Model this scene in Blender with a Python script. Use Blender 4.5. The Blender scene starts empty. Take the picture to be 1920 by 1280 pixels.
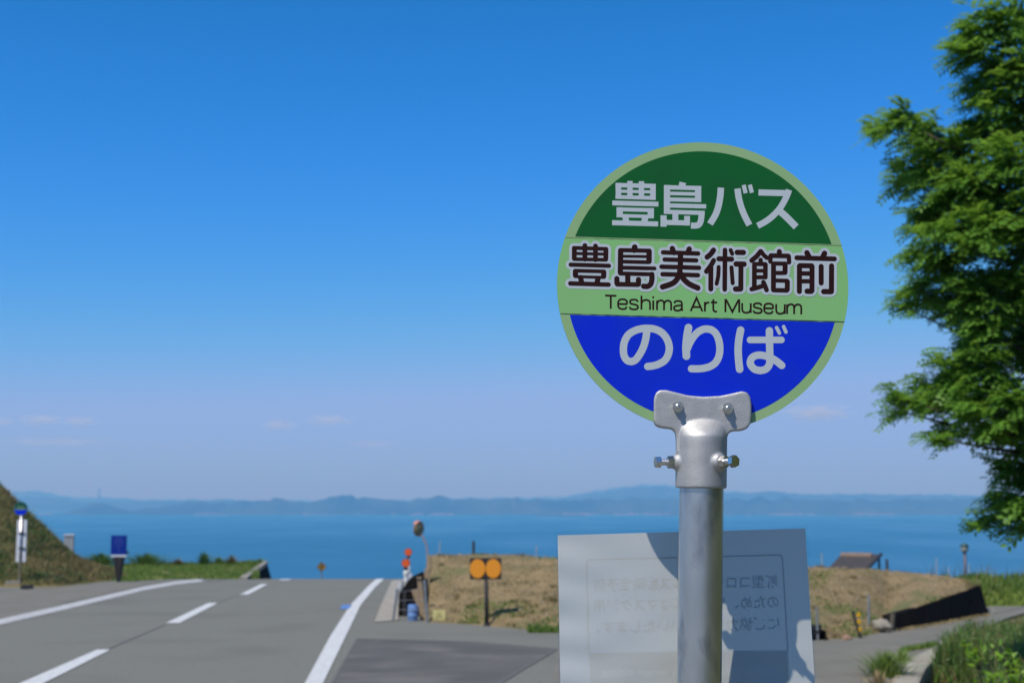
import bpy, bmesh, math, random
import numpy as np
from mathutils import Vector, Matrix, noise as mnoise
rad = math.radians
scene = bpy.context.scene
C = scene.collection
rng = random.Random(7)
nrng = np.random.default_rng(11)

# ------------------------------------------------------------------ camera
EYE = Vector((0, 0, 1.6))
PITCH = math.atan(305 / 2667)
cam = bpy.data.cameras.new('camera'); cam_o = bpy.data.objects.new('camera', cam); C.objects.link(cam_o)
cam.sensor_width = 36; cam.lens = 50; cam.clip_start = .05; cam.clip_end = 80000
cam_o.location = EYE; cam_o.rotation_euler = (rad(90) + PITCH, 0, 0)
cam.dof.use_dof = True; cam.dof.focus_distance = 1.985; cam.dof.aperture_fstop = 9; cam.dof.aperture_blades = 9
scene.camera = cam_o

# ------------------------------------------------------------------ light
SUN_TO = Vector((-.90, -1.0, 2.05)).normalized()          # towards the sun
world = bpy.data.worlds.new('World'); scene.world = world; world.use_nodes = True
wt = world.node_tree; wn = wt.nodes; wl = wt.links
sky = wn.new('ShaderNodeTexSky'); sky.sky_type = 'NISHITA'; sky.sun_disc = False
sky.sun_elevation = math.asin(SUN_TO.z); sky.sun_rotation = math.atan2(SUN_TO.x, SUN_TO.y)
sky.altitude = 60; sky.air_density = 1.0; sky.dust_density = .6; sky.ozone_density = 3.2
# a polarising filter deepens the blue: each channel gets its own contrast curve
bg = wn['Background']; bg.inputs['Strength'].default_value = .125
sep = wn.new('ShaderNodeSeparateColor'); comb = wn.new('ShaderNodeCombineColor'); wl.new(sky.outputs[0], sep.inputs[0])
for k, (pivot, power, level, cap, soft) in enumerate([(.5, 2.75, .265, .29, .9), (.45, 1.2, .308, .46, 1.0), (.6, 1.7, .80, .89, 2.2)]):
    a = wn.new('ShaderNodeMath'); a.operation = 'MULTIPLY'; a.inputs[1].default_value = .125 / pivot; wl.new(sep.outputs[k], a.inputs[0])
    p_ = wn.new('ShaderNodeMath'); p_.operation = 'POWER'; p_.inputs[1].default_value = power; wl.new(a.outputs[0], p_.inputs[0])
    m2 = wn.new('ShaderNodeMath'); m2.operation = 'MULTIPLY'; m2.inputs[1].default_value = level / .125; wl.new(p_.outputs[0], m2.inputs[0])
    m3 = wn.new('ShaderNodeMath'); m3.operation = 'SMOOTH_MIN'; m3.inputs[1].default_value = cap / .125; m3.inputs[2].default_value = soft; wl.new(m2.outputs[0], m3.inputs[0]); wl.new(m3.outputs[0], comb.inputs[k])
wl.new(comb.outputs[0], bg.inputs['Color'])
sun = bpy.data.lights.new('sun', 'SUN'); sun.energy = 4.6; sun.angle = rad(.55); sun.color = (1, .95, .87)
sun_o = bpy.data.objects.new('sun', sun); C.objects.link(sun_o)
sun_o.rotation_euler = SUN_TO.to_track_quat('Z', 'Y').to_euler()
scene.view_settings.view_transform = 'Standard'; scene.view_settings.look = 'None'
scene.view_settings.exposure = 0; scene.view_settings.gamma = 1
scene.cycles.use_denoising = True
scene.cycles.max_bounces = 6; scene.cycles.volume_bounces = 1; scene.cycles.transparent_max_bounces = 12

# ------------------------------------------------------------------ helpers
CP, SP = math.cos(PITCH), math.sin(PITCH)
def ray(px, py):
    cx, cz = (px - 960) / 2667, (640 - py) / 2667
    return Vector((cx, CP - cz * SP, SP + cz * CP))
def P(px, py, Y):
    d = ray(px, py); return EYE + d * (Y / d.y)
def ss(a, b, x):
    t = min(1, max(0, (x - a) / (b - a))); return t * t * (3 - 2 * t)
SEA = -59.4
def road_z(x, y):
    y0 = 36 - 12 * ss(2.2, 7.5, x)
    z = -.012 * y
    if y > y0:
        t = y - y0; m = 18
        z -= .00214 * t * t if t < m else .00214 * m * m + .077 * (t - m)
    return z
def plane_pt(px, py):
    d = ray(px, py); t = 1.6 / (-d.z / d.y - .012); return t, d.x / d.y * t
DITCH = [(-20, 3.4), (9, 3.5)] + [plane_pt(*p) for p in [(1706, 1340), (1722, 1280), (1734, 1254), (1752, 1235), (1780, 1222), (1815, 1198), (1850, 1176), (1885, 1160), (1930, 1146)]] + [(30, 13), (60, 26)]
def ditch_x(y):
    pts = DITCH
    for (a, xa), (b, xb) in zip(pts, pts[1:]):
        if y <= b: return xa + (xb - xa) * max(0, (y - a)) / (b - a)
    return 20
def ground_z(x, y):
    z = road_z(x, y) - .03
    if y < 27:
        d = x - ditch_x(y)
        if d > 0: z += -.6 * ss(0, .12, d) * (1 - ss(.3, .8, d)) * (1 - ss(16.2, 17.0, y)) + .22 * ss(.5, 1.6, d)
        z += 3.4 * ss(3.2, 7.5, x) * (1 - ss(5.0, 9.5, y))   # grassy bank to the right of the camera
    return z
def G(px, py):
    d = ray(px, py); lo = .5
    step = .25; y = 3
    while y < 70:
        p = EYE + d * (y / d.y)
        if p.z <= road_z(p.x, p.y): break
        y += step
    a, b = y - step, y
    for _ in range(30):
        m = (a + b) / 2; p = EYE + d * (m / d.y)
        if p.z <= road_z(p.x, p.y): b = m
        else: a = m
    return EYE + d * (b / d.y)

def setp(o, label=None, cat=None, group=None, kind=None):
    if label: o['label'] = label
    if cat: o['category'] = cat
    if group: o['group'] = group
    if kind: o['kind'] = kind
    return o
def empty(name, loc, label, cat, group=None):
    o = bpy.data.objects.new(name, None); C.objects.link(o); o.location = loc
    o.empty_display_size = .1
    return setp(o, label, cat, group)
def wloc(o):
    v = Vector((0, 0, 0))
    while o: v += o.location; o = o.parent
    return v
def finish(name, me, mat, parent=None, smooth=False, loc=None):
    """world-coordinate mesh -> object; a child gets coordinates relative to its parent"""
    o = bpy.data.objects.new(name, me); C.objects.link(o)
    off = Vector((0, 0, 0))
    if parent: o.parent = parent; off = wloc(parent)
    if loc is not None: o.location = Vector(loc) - off; off = Vector(loc)
    if off.length: me.transform(Matrix.Translation(-off))
    if mat:
        for m in (mat if isinstance(mat, (list, tuple)) else [mat]): me.materials.append(m)
    if smooth:
        for p in me.polygons: p.use_smooth = True
    return o
def obj(name, bm, mat, parent=None, smooth=False, loc=None):
    me = bpy.data.meshes.new(name); bmesh.ops.recalc_face_normals(bm, faces=bm.faces[:]) if not smooth == 'keep' else None
    bm.to_mesh(me); bm.free(); return finish(name, me, mat, parent, smooth, loc)
def pyobj(name, verts, faces, mat, parent=None, smooth=False, loc=None):
    me = bpy.data.meshes.new(name); me.from_pydata([tuple(v) for v in verts], [], faces); me.update()
    return finish(name, me, mat, parent, smooth, loc)

def frame(axis):
    w = axis.normalized(); u = w.orthogonal().normalized(); return u, w.cross(u), w
def tube(bm, pts, r, n=12, cap=True):
    pts = [Vector(p) for p in pts]; rings = []
    rs = r if isinstance(r, (list, tuple)) else [r] * len(pts)
    u = None
    for i, p in enumerate(pts):
        t = (pts[min(i + 1, len(pts) - 1)] - pts[max(i - 1, 0)]).normalized()
        if u is None: u = t.orthogonal().normalized()
        u = (u - t * u.dot(t)).normalized(); v = t.cross(u)
        rings.append([bm.verts.new(p + (u * math.cos(a) + v * math.sin(a)) * rs[i]) for a in [2 * math.pi * k / n for k in range(n)]])
    for a, b in zip(rings, rings[1:]):
        for k in range(n): bm.faces.new((a[k], a[(k + 1) % n], b[(k + 1) % n], b[k]))
    if cap: bm.faces.new(rings[0][::-1]); bm.faces.new(rings[-1])
    return bm
def box(bm, c, sx, sy, sz, rz=0, bev=0):
    c = Vector(c); m = Matrix.Translation(c) @ Matrix.Rotation(rz, 4, 'Z') @ Matrix.Diagonal((sx, sy, sz, 1))
    r = bmesh.ops.create_cube(bm, size=1, matrix=m)
    if bev:
        es = list({e for v in r['verts'] for e in v.link_edges})
        bmesh.ops.bevel(bm, geom=es, offset=bev, segments=2, affect='EDGES')
    return bm
def prism(bm, front, back):
    """solid between two matching outlines"""
    a = [bm.verts.new(p) for p in front]; b = [bm.verts.new(p) for p in back]; n = len(a)
    bm.faces.new(a); bm.faces.new(b[::-1])
    for k in range(n): bm.faces.new((a[k], b[k], b[(k + 1) % n], a[(k + 1) % n]))
    return bm
def hexrod(bm, a, b, r, n=6, rot=0):
    a, b = Vector(a), Vector(b); u, v, w = frame(b - a)
    ra = [bm.verts.new(a + (u * math.cos(t) + v * math.sin(t)) * r) for t in [rot + 2 * math.pi * k / n for k in range(n)]]
    rb = [bm.verts.new(b + (u * math.cos(t) + v * math.sin(t)) * r * .96) for t in [rot + 2 * math.pi * k / n for k in range(n)]]
    for k in range(n): bm.faces.new((ra[k], ra[(k + 1) % n], rb[(k + 1) % n], rb[k]))
    bm.faces.new(ra[::-1]); bm.faces.new(rb)
    return bm
def rows_mesh(name, rows, mat, parent=None, smooth=True, loc=None):
    n = len(rows[0]); vs = [p for r in rows for p in r]
    fs = [(i * n + k, i * n + k + 1, (i + 1) * n + k + 1, (i + 1) * n + k) for i in range(len(rows) - 1) for k in range(n - 1)]
    return pyobj(name, vs, fs, mat, parent, smooth, loc)

# ------------------------------------------------------------------ materials
def lin(c): return tuple(((v / 255) / 12.92 if v / 255 <= .04045 else ((v / 255 + .055) / 1.055) ** 2.4) for v in c) + (1,)
def M(name, c1, c2=None, scale=5, rough=.7, metal=0, bump=0, bscale=None, detail=6, lo=.35, hi=.65, spec=.5, c3=None, s3=1.0, stretch=None, bdist=.02):
    m = bpy.data.materials.new(name); m.use_nodes = True; nt = m.node_tree; n = nt.nodes; l = nt.links
    b = n['Principled BSDF']; b.inputs['Roughness'].default_value = rough; b.inputs['Metallic'].default_value = metal
    b.inputs['Specular IOR Level'].default_value = spec
    c1 = tuple(c1) + (1,) if len(c1) == 3 else c1
    b.inputs['Base Color'].default_value = c1
    geo = n.new('ShaderNodeNewGeometry'); vec = geo.outputs['Position']
    if stretch:
        mp = n.new('ShaderNodeMapping'); mp.inputs['Scale'].default_value = stretch; l.new(vec, mp.inputs[0]); vec = mp.outputs[0]
    def nz(s, d=detail):
        t = n.new('ShaderNodeTexNoise'); t.inputs['Scale'].default_value = s; t.inputs['Detail'].default_value = d
        l.new(vec, t.inputs['Vector']); return t.outputs['Fac']
    def mixc(fac, a, bb, lo, hi):
        r = n.new('ShaderNodeMapRange'); r.inputs[1].default_value = lo; r.inputs[2].default_value = hi; l.new(fac, r.inputs[0])
        x = n.new('ShaderNodeMix'); x.data_type = 'RGBA'; l.new(r.outputs[0], x.inputs[0])
        if hasattr(a, 'links'): l.new(a, x.inputs[6])
        else: x.inputs[6].default_value = a
        x.inputs[7].default_value = bb; return x.outputs[2]
    if c2:
        c2 = tuple(c2) + (1,) if len(c2) == 3 else c2
        out = mixc(nz(scale), c1, c2, lo, hi)
        if c3:
            c3 = tuple(c3) + (1,) if len(c3) == 3 else c3
            out = mixc(nz(s3), out, c3, .52, .68)
        l.new(out, b.inputs['Base Color'])
    if bump:
        bp = n.new('ShaderNodeBump'); bp.inputs['Strength'].default_value = bump; bp.inputs['Distance'].default_value = bdist
        l.new(nz(bscale or scale * 3), bp.inputs['Height']); l.new(bp.outputs[0], b.inputs['Normal'])
    return m
def leafmat(name, c1, c2, scale=3, trans=.35, rough=.45):
    m = M(name, c1, c2, scale=scale, rough=rough, lo=.4, hi=.6); nt = m.node_tree; n = nt.nodes; l = nt.links
    b = n['Principled BSDF']; out = n['Material Output']
    t = n.new('ShaderNodeBsdfTranslucent'); x = n.new('ShaderNodeMixShader'); x.inputs[0].default_value = trans
    src = b.inputs['Base Color'].links[0].from_socket
    h = n.new('ShaderNodeHueSaturation'); h.inputs['Hue'].default_value = .48; h.inputs['Value'].default_value = 1.5; l.new(src, h.inputs['Color'])
    l.new(h.outputs[0], t.inputs['Color']); l.new(b.outputs[0], x.inputs[1]); l.new(t.outputs[0], x.inputs[2]); l.new(x.outputs[0], out.inputs[0])
    return m

m_asphalt = M('asphalt', (.136, .136, .114), (.184, .183, .152), scale=38, rough=.9, bump=.3, bscale=90, c3=(.142, .141, .117), s3=.45, spec=.25, bdist=.008)
m_asphalt_dark = M('asphalt_dark', (.088, .087, .078), (.11, .107, .095), scale=1.3, rough=.9, bump=.3, bscale=80, bdist=.008, spec=.25, c3=(.14, .133, .118), s3=.9)
m_asphalt_side = M('asphalt_side', (.15, .142, .115), (.18, .168, .137), scale=1.6, rough=.9, bump=.3, bscale=80, bdist=.008, spec=.25)
m_paint = M('road_paint', (.60, .60, .575), (.40, .40, .38), scale=16, rough=.7, lo=.4, hi=.75, bump=.2, bscale=90)
m_paint_old = M('worn_road_paint', (.46, .455, .44), (.32, .32, .31), scale=6, rough=.8, lo=.4, hi=.7)
m_concrete = M('concrete', (.34, .31, .25), (.26, .235, .19), scale=4, rough=.9, bump=.4, bscale=40)
m_soil = M('soil', (.16, .12, .065), (.09, .10, .04), scale=1.2, rough=1, bump=.8, bscale=12, spec=.1)
m_bank = M('dry_grass_bank', (.25, .185, .10), (.165, .13, .068), scale=2.6, rough=1, bump=.7, bscale=14, c3=(.115, .125, .055), s3=.8, spec=.1)
m_hill = M('grass_hill', (.16, .13, .055), (.10, .10, .032), scale=1.0, rough=1, bump=.8, bscale=9, c3=(.055, .08, .02), s3=.6, spec=.1)
m_ledge = M('grass_ledge', (.12, .155, .03), (.085, .125, .022), scale=1.5, rough=1, bump=.8, bscale=10, c3=(.2, .17, .07), s3=.5, spec=.1)
m_galv = M('galvanised_steel', (.56, .56, .55), (.70, .69, .67), scale=26, rough=.33, metal=.92, bump=.25, bscale=150, bdist=.0003, stretch=(1, 1, .35), c3=(.30, .31, .34), s3=26)
m_cast = M('cast_aluminium', (.43, .425, .41), (.50, .49, .47), scale=60, rough=.6, metal=.7, bump=.8, bscale=620, bdist=.0006, detail=2)
m_bolt = M('stainless_steel', (.74, .73, .71), (.62, .60, .57), scale=200, rough=.25, metal=1)
m_thread = m_bolt
m_green = M('dark_green_film', (.006, .110, .021), (.009, .095, .022), scale=14, rough=.38, spec=.15)
m_blue = M('blue_film', (.002, .022, .60), (.005, .030, .53), scale=12, rough=.4, spec=.15)
m_band = M('pale_green_film', (.215, .50, .165), (.225, .465, .165), scale=11, rough=.42, spec=.35)
m_rim = M('green_white_film', (.25, .42, .18), (.275, .43, .20), scale=16, rough=.42, spec=.35)
m_white = M('white_film', (.45, .50, .52), (.47, .515, .53), scale=90, rough=.42, spec=.35)
m_brown = M('dark_brown_ink', (.022, .007, .006), (.027, .009, .008), scale=60, rough=.5, spec=.1)
m_seam = M('dirty_seam', (.035, .04, .02), (.12, .09, .05), scale=60, rough=.8)
m_edge = M('sign_edge', (.25, .22, .2), (.06, .06, .05), scale=120, rough=.5)

# ------------------------------------------------------------------ terrain, sea, far hills
xs = sorted(set([-30000, -9000, -3000, -1200, -500, -200, -90] + list(np.arange(-45, -14, 1.5)) + list(np.arange(-14, 3, .5)) + list(np.arange(3, 12, .15)) + list(np.arange(12, 30, 1.5)) + [45, 90, 200, 500, 1200, 3000, 9000, 30000]))
ys = sorted(set([-30000, -5000, -600, -100, -30, -15] + list(np.arange(-10, 10, .7)) + list(np.arange(10, 28, .2)) + list(np.arange(28, 62, .6)) + [70, 85, 110, 160, 260, 420, 700, 780, 900, 1500, 4000, 40000]))
def terr(x, y):
    z = ground_z(x, y)
    if y > 700: z = min(z, SEA - 6)
    return max(z, SEA - 9)
rows_mesh('ground', [[(x, y, terr(x, y)) for x in xs] for y in ys], m_soil)['kind'] = 'structure'

mw = bpy.data.materials.new('sea_water'); mw.use_nodes = True
b = mw.node_tree.nodes['Principled BSDF']; n = mw.node_tree.nodes; l = mw.node_tree.links
b.inputs['Base Color'].default_value = (.018, .114, .215, 1); b.inputs['Roughness'].default_value = .35; b.inputs['IOR'].default_value = 1.33
b.inputs['Specular IOR Level'].default_value = .35
geo = n.new('ShaderNodeNewGeometry'); mp = n.new('ShaderNodeMapping'); mp.inputs['Scale'].default_value = (.004, .0012, 1)
tx = n.new('ShaderNodeTexNoise'); tx.inputs['Scale'].default_value = 1; tx.inputs['Detail'].default_value = 5
l.new(geo.outputs['Position'], mp.inputs[0]); l.new(mp.outputs[0], tx.inputs['Vector'])
mr = n.new('ShaderNodeMapRange'); mr.inputs[1].default_value = .35; mr.inputs[2].default_value = .65; mr.inputs[3].default_value = .30; mr.inputs[4].default_value = .5
l.new(tx.outputs['Fac'], mr.inputs[0]); l.new(mr.outputs[0], b.inputs['Roughness'])
t2 = n.new('ShaderNodeTexNoise'); t2.inputs['Scale'].default_value = .35; t2.inputs['Detail'].default_value = 4; l.new(geo.outputs['Position'], t2.inputs['Vector'])
bp = n.new('ShaderNodeBump'); bp.inputs['Strength'].default_value = .6; bp.inputs['Distance'].default_value = .6
l.new(t2.outputs['Fac'], bp.inputs['Height']); l.new(bp.outputs[0], b.inputs['Normal'])
sea = pyobj('sea', [(-30000, 690, SEA), (30000, 690, SEA), (30000, 39000, SEA), (-30000, 39000, SEA)], [(0, 1, 2, 3)], mw)
sea['kind'] = 'structure'

m_far = M('wooded_hill', (.035, .055, .02), (.055, .075, .03), scale=.004, rough=1, spec=.05, c3=(.02, .035, .015), s3=.0016)
def hills(name, Y, depth, prof, jitter, seed):
    """a range of hills: its crest heights are set every few pixels; built as a solid ridge with front and back slopes"""
    pxs = np.arange(-500, 2420, 6); rows = []
    hx = [p[0] for p in prof]; hy = [p[1] for p in prof]
    for k, t in enumerate(np.linspace(-1, 1, 15)):
        row = []
        for px in pxs:
            py = np.interp(px, hx, hy)
            q = P(px, py, Y); X = q.x; top = q.z - SEA
            top += jitter * mnoise.fractal(Vector((px * .045, seed, 0)), .7, 2.0, 5)
            s = (1 - abs(t) ** 1.25) * (1 + .35 * mnoise.fractal(Vector((px * .03, seed + 9, t * 3)), .8, 2, 4) * (1 - abs(t)) * abs(t) * 4)
            yy = Y + t * depth
            row.append((X * yy / Y if False else X, yy, SEA - 2 + max(0, top) * max(0, s)))
        rows.append(row)
    o = rows_mesh(name, rows, m_far); o['kind'] = 'structure'; return o
hills('near_hills', 8800, 450, [(-500, 975), (100, 975), (128, 966), (142, 958), (160, 948), (178, 943), (195, 944), (215, 952), (236, 961), (240, 962), (262, 953), (300, 946), (380, 943), (430, 945), (448, 939), (500, 935), (545, 938), (575, 943), (600, 936), (625, 930), (660, 930), (720, 935), (770, 937), (800, 931), (840, 930), (890, 935), (960, 935), (1010, 934), (1080, 937), (1150, 934), (1260, 936), (1370, 935), (1480, 933), (1560, 938), (1700, 935), (1800, 936), (1950, 932), (2400, 938)], 20, 1.3)
hills('mid_hills', 12600, 700, [(-500, 936), (0, 935), (60, 931), (110, 933), (160, 940), (240, 939), (330, 938), (420, 936), (520, 941), (600, 940), (700, 936), (900, 938), (1050, 936), (1120, 925), (1170, 915), (1240, 912), (1300, 921), (1370, 925), (1440, 920), (1520, 927), (1600, 926), (1700, 927), (1800, 928), (1950, 930), (2400, 936)], 16, 4.1)
hills('far_hills', 17500, 900, [(-500, 925), (0, 922), (60, 921), (120, 930), (260, 936), (420, 936), (700, 938), (1050, 930), (1150, 913), (1210, 908), (1270, 910), (1350, 920), (1500, 925), (1700, 926), (1900, 928), (2400, 934)], 22, 8.7)
# low spits of land in front of the far shore
def spit(Y, x0, x1, py):
    a, c = P(x0, py, Y), P(x1, py, Y); n_ = 26; rows = []
    for t in np.linspace(-1, 1, 7):
        rows.append([(a.x + (c.x - a.x) * k / n_, Y + t * 60, SEA - 1 + (a.z - SEA + 3 * mnoise.noise(Vector((k * .6, Y, t)))) * (1 - t * t) * math.sin(math.pi * k / n_) ** .5) for k in range(n_ + 1)])
    rows_mesh('headland', rows, m_far)['kind'] = 'structure'
spit(7600, 1000, 1105, 963); spit(7300, 1530, 1655, 966); spit(7900, 1230, 1330, 962)
# the pale houses and quays of the towns along the far shore: too many and too small to count
bm = bmesh.new(); r2 = random.Random(5)
for cx_, w_, k_ in [(395, 25, 14), (800, 40, 18), (1230, 110, 60), (1090, 40, 22), (1480, 60, 26), (1640, 60, 22), (90, 25, 10), (600, 60, 12)]:
    for _ in range(k_):
        px = r2.gauss(cx_, w_ / 2); q = P(px, 960, 8100 + r2.uniform(0, 200))
        box(bm, (q.x, q.y, SEA + r2.uniform(2, 9)), r2.uniform(6, 26), r2.uniform(8, 20), r2.uniform(4, 12))
setp(obj('shore_buildings', bm, M('pale_walls', (.30, .25, .24), (.22, .19, .18), scale=.02, rough=.9)), 'pale houses and quays scattered along the far shore', 'buildings', kind='stuff')
bm = bmesh.new(); q = P(185, 944, 11400)
for s in (-1, 1):
    for u in (-1, 1): tube(bm, [(q.x + s * 13, 11400 + u * 13, q.z - 60), (q.x + s * 2, 11400 + u * 2, P(185, 914, 11400).z)], 2.2, 6)
for f in (.2, .4, .6, .8, 1):
    z = q.z + (P(185, 914, 11400).z - q.z) * f; w = 26 * (1 - f * .8); box(bm, (q.x, 11400, z), w, w, 2.5)
setp(obj('lattice_tower', bm, M('tower_paint', (.25, .24, .24), (.2, .2, .2), scale=.1, rough=.8)), 'hazy lattice tower rising above the small round headland on the far shore', 'tower')

# ------------------------------------------------------------------ road and markings
def sheet(name, x0, x1, y0, y1, dx, dy, lift, mat, clip=None):
    xs_ = np.arange(x0, x1 + .01, dx); ys_ = np.arange(y0, y1 + .01, dy)
    rows = []
    for y in ys_:
        xr = min(x1, clip(y)) if clip else x1
        rows.append([(x0 + (xr - x0) * k / (len(xs_) - 1), y, road_z(x0 + (xr - x0) * k / (len(xs_) - 1), y) + lift) for k in range(len(xs_))])
    o = rows_mesh(name, rows, mat, smooth=True); o['kind'] = 'structure'; return o
sheet('road', -24, 16, -20, 62, .5, .5, 0, m_asphalt, clip=lambda y: ditch_x(y) - .02)
def drape(name, pairs, lift, mat, sub=6, across=1):
    """strip between two pixel polylines laid on the road: pairs = [((xl,yl),(xr,yr)), ...]"""
    L, R = [], []
    for (a, b), (c, d) in zip(pairs, pairs[1:]):
        for k in range(sub):
            t = k / sub
            L.append((a[0] + (c[0] - a[0]) * t, a[1] + (c[1] - a[1]) * t)); R.append((b[0] + (d[0] - b[0]) * t, b[1] + (d[1] - b[1]) * t))
    L.append(pairs[-1][0]); R.append(pairs[-1][1])
    rows = []
    for p, q in zip(L, R):
        A, B = G(*p), G(*q); row = []
        for k in range(across + 1):
            c = A.lerp(B, k / across); row.append((c.x, c.y, road_z(c.x, c.y) + lift))
        rows.append(row)
    o = rows_mesh(name, rows, mat, smooth=True); o['kind'] = 'structure'; return o
drape('edge_line', [((470, 1460), (535, 1460)), ((519, 1370), (568, 1370)), ((572, 1280), (606, 1280)), ((619, 1193), (648, 1193)), ((657, 1134), (676, 1134)), ((689, 1100), (704, 1100)), ((702, 1088), (717, 1088)), ((708, 1083.5), (722, 1083.5))], .008, m_paint)
drape('centre_line', [((-120, 1352), (-60, 1352)), ((40, 1280), (84, 1280)), ((182, 1218), (207, 1218))], .008, m_paint)
drape('centre_line', [((311, 1168), (336, 1168)), ((390, 1130.5), (408, 1130.5))], .008, m_paint)
drape('centre_line', [((450, 1114.5), (465, 1114.5)), ((489, 1095), (502, 1095))], .008, m_paint)
drape('centre_line', [((522, 1087.5), (541, 1087.5)), ((534, 1083), (552, 1083))], .008, m_paint)
drape('edge_line', [((-120, 1198), (-120, 1209)), ((0, 1161), (0, 1171)), ((135, 1130.5), (135, 1139.5)), ((270, 1099.5), (270, 1106.5)), ((330, 1089.5), (330, 1095.5)), ((380, 1085), (380, 1090)), ((425, 1083), (425, 1086.5))], .008, m_paint_old)
drape('asphalt_patch', [((668, 1197), (620, 1281)), ((760, 1199), (730, 1290)), ((900, 1203), (850, 1300)), ((1046, 1216), (930, 1283))], .006, m_asphalt_dark)
drape('side_road', [((1046, 1216), (1030, 1330)), ((1300, 1206), (1290, 1330)), ((1560, 1200), (1560, 1330)), ((1650, 1190), (1640, 1330)), ((1720, 1176), (1690, 1290)), ((1800, 1163), (1775, 1215)), ((1852, 1156), (1830, 1186))], .005, m_asphalt_side, across=4)
drape('concrete_gutter', [((702, 1166), (746, 1163)), ((716, 1130), (749, 1126)), ((727, 1105), (753, 1100)), ((737, 1084.5), (760, 1084))], .012, m_concrete, across=3)
drape('roadside_apron', [((-60, 1128), (-60, 1184)), ((20, 1108), (20, 1162)), ((130, 1096), (130, 1128)), ((250, 1091), (250, 1101)), ((300, 1087), (300, 1091))], .006, m_asphalt_side, across=4)
m_joint = M('tar_joint', (.09, .088, .078), (.13, .126, .11), scale=9, rough=.8)
drape('tar_joint', [((-140, 1338), (-134, 1338)), ((30, 1289), (34, 1289)), ((206, 1214.5), (209, 1214.5)), ((310, 1170), (312, 1170))], .0065, m_joint)
drape('tar_joint', [((406, 1129), (407.5, 1129)), ((448, 1114.5), (449.4, 1114.5))], .0065, m_joint)
drape('tar_joint', [((668, 1197), (671, 1197)), ((620, 1281), (624, 1281)), ((580, 1350), (586, 1350))], .0075, m_joint)
drape('tar_joint', [((1046, 1215), (1046, 1217.5)), ((985, 1249), (988, 1251.5)), ((930, 1282), (934, 1285))], .0075, m_joint)
bm = bmesh.new(); a = [G(*p) for p in [(637, 1141.5), (654, 1141.5), (660, 1134), (642, 1134)]]
prism(bm, [Vector((p.x, p.y, p.z + .012)) for p in a], [Vector((p.x, p.y, p.z + .004)) for p in a])
setp(obj('road_plate', bm, M('blue_plate', (.12, .22, .48), (.10, .19, .42), scale=20, rough=.5)), 'small flat blue plate on the asphalt beside the white edge line', 'plate')

# ------------------------------------------------------------------ left hillside and ledge
HX = [(-26, 6.0), (-20, 5.2), (-17.2, 4.1), (-15.6, 3.5), (-15.1, 3.05), (-14.3, 2.15), (-13.5, 1.38), (-12.75, .62), (-12, .36), (-11.3, .12), (-10.6, -.12), (-8, -.3)]
rows = []
for y in np.arange(34.0, 56, .4):
    row = []
    for x in np.arange(-27, -8.6, .3):
        gz = road_z(x, y)
        xe = x if y < 42 else x * 42 / y
        hx = float(np.interp(xe, [p[0] for p in HX], [p[1] for p in HX]))
        fy = (y - (35.4 - .03 * (x + 12))) * (.42 + .05 * max(0, -xe - 12))
        hgt = min(hx, fy) if fy > -.3 else -.3
        if hx > 0 and fy > 0: hgt = hx * fy / (hx ** 3 + fy ** 3) ** (1 / 3)
        hgt *= 1 - ss(45, 55, y)
        nz_ = mnoise.fractal(Vector((x * .5, y * .5, 2)), .8, 2, 5)
        row.append((x, y, gz - .05 + hgt + nz_ * .15 * min(1, max(0, hgt) * 1.5)))
    rows.append(row)
hill = rows_mesh('hillside', rows, m_hill); hill['kind'] = 'structure'
hill_rows = rows
rows = []
LP = [(175, 1088, 1062), (240, 1090, 1057), (300, 1086.5, 1056), (380, 1083.5, 1056), (430, 1082.5, 1055), (455, 1082, 1054), (488, 1081, 1052)]
def ledge_cols(t):
    r_ = []
    for px in np.linspace(178, 486, 40):
        b_ = np.interp(px, [c[0] for c in LP], [c[1] for c in LP]); tp = np.interp(px, [c[0] for c in LP], [c[2] for c in LP])
        Yb = min(G(px, b_).y, 43.5); Yt = 52
        Y = Yb + (Yt - Yb) * t; q = P(px, b_ + (tp - b_) * (t ** .8), Y)
        if t > 1: q = P(px, tp, 52); q = Vector((q.x * (Y / 52), Y, q.z - .2 * (t - 1) ** 2 * 10))
        q.z += .04 * mnoise.noise(Vector((px * .05, t * 5, 1))) - (.05 if t == 0 else 0)
        r_.append(tuple(q))
    return r_
ledge_rows = [ledge_cols(t) for t in [0, .08, .2, .35, .5, .65, .8, .9, 1, 1.1, 1.4, 2]]
rows_mesh('grass_ledge', ledge_rows, m_ledge)['kind'] = 'structure'

# ------------------------------------------------------------------ terraced field (middle right)
FB = [(806, 1166), (870, 1169), (950, 1176), (1045, 1184), (1280, 1193), (1520, 1199), (1600, 1196), (1640, 1188), (1668, 1181)]
FR = [(806, 1041), (870, 1040), (950, 1039.5), (1045, 1047), (1280, 1056), (1520, 1063), (1600, 1066), (1640, 1068), (1668, 1070)]
WT = [(1668, 1151), (1720, 1137), (1770, 1120), (1810, 1106), (1838, 1094)]       # top of the dark retaining wall
WB = [(1676, 1182), (1730, 1174), (1780, 1165), (1820, 1157), (1856, 1151)]       # its foot
WR = [(1668, 1070), (1720, 1073.5), (1770, 1079), (1810, 1086), (1836, 1092)]
wall_foot = [G(*p) for p in WB]
cols = []
for px in np.linspace(806, 1668, 70):
    bp_ = G(px, np.interp(px, *zip(*FB))); Yr = bp_.y + np.interp(px, [806, 1045, 1520, 1668], [3.6, 4.2, 5.6, 5.2])
    cols.append((px, np.interp(px, *zip(*FB)), bp_.y, np.interp(px, *zip(*FR)), Yr))
for i, (px, py) in enumerate(WT):
    if i == 0: continue
    Yw = wall_foot[i].y + .18
    cols.append((px, py, Yw, WR[i][1], max(Yw + .25, 26.1 - i * .2)))
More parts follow.
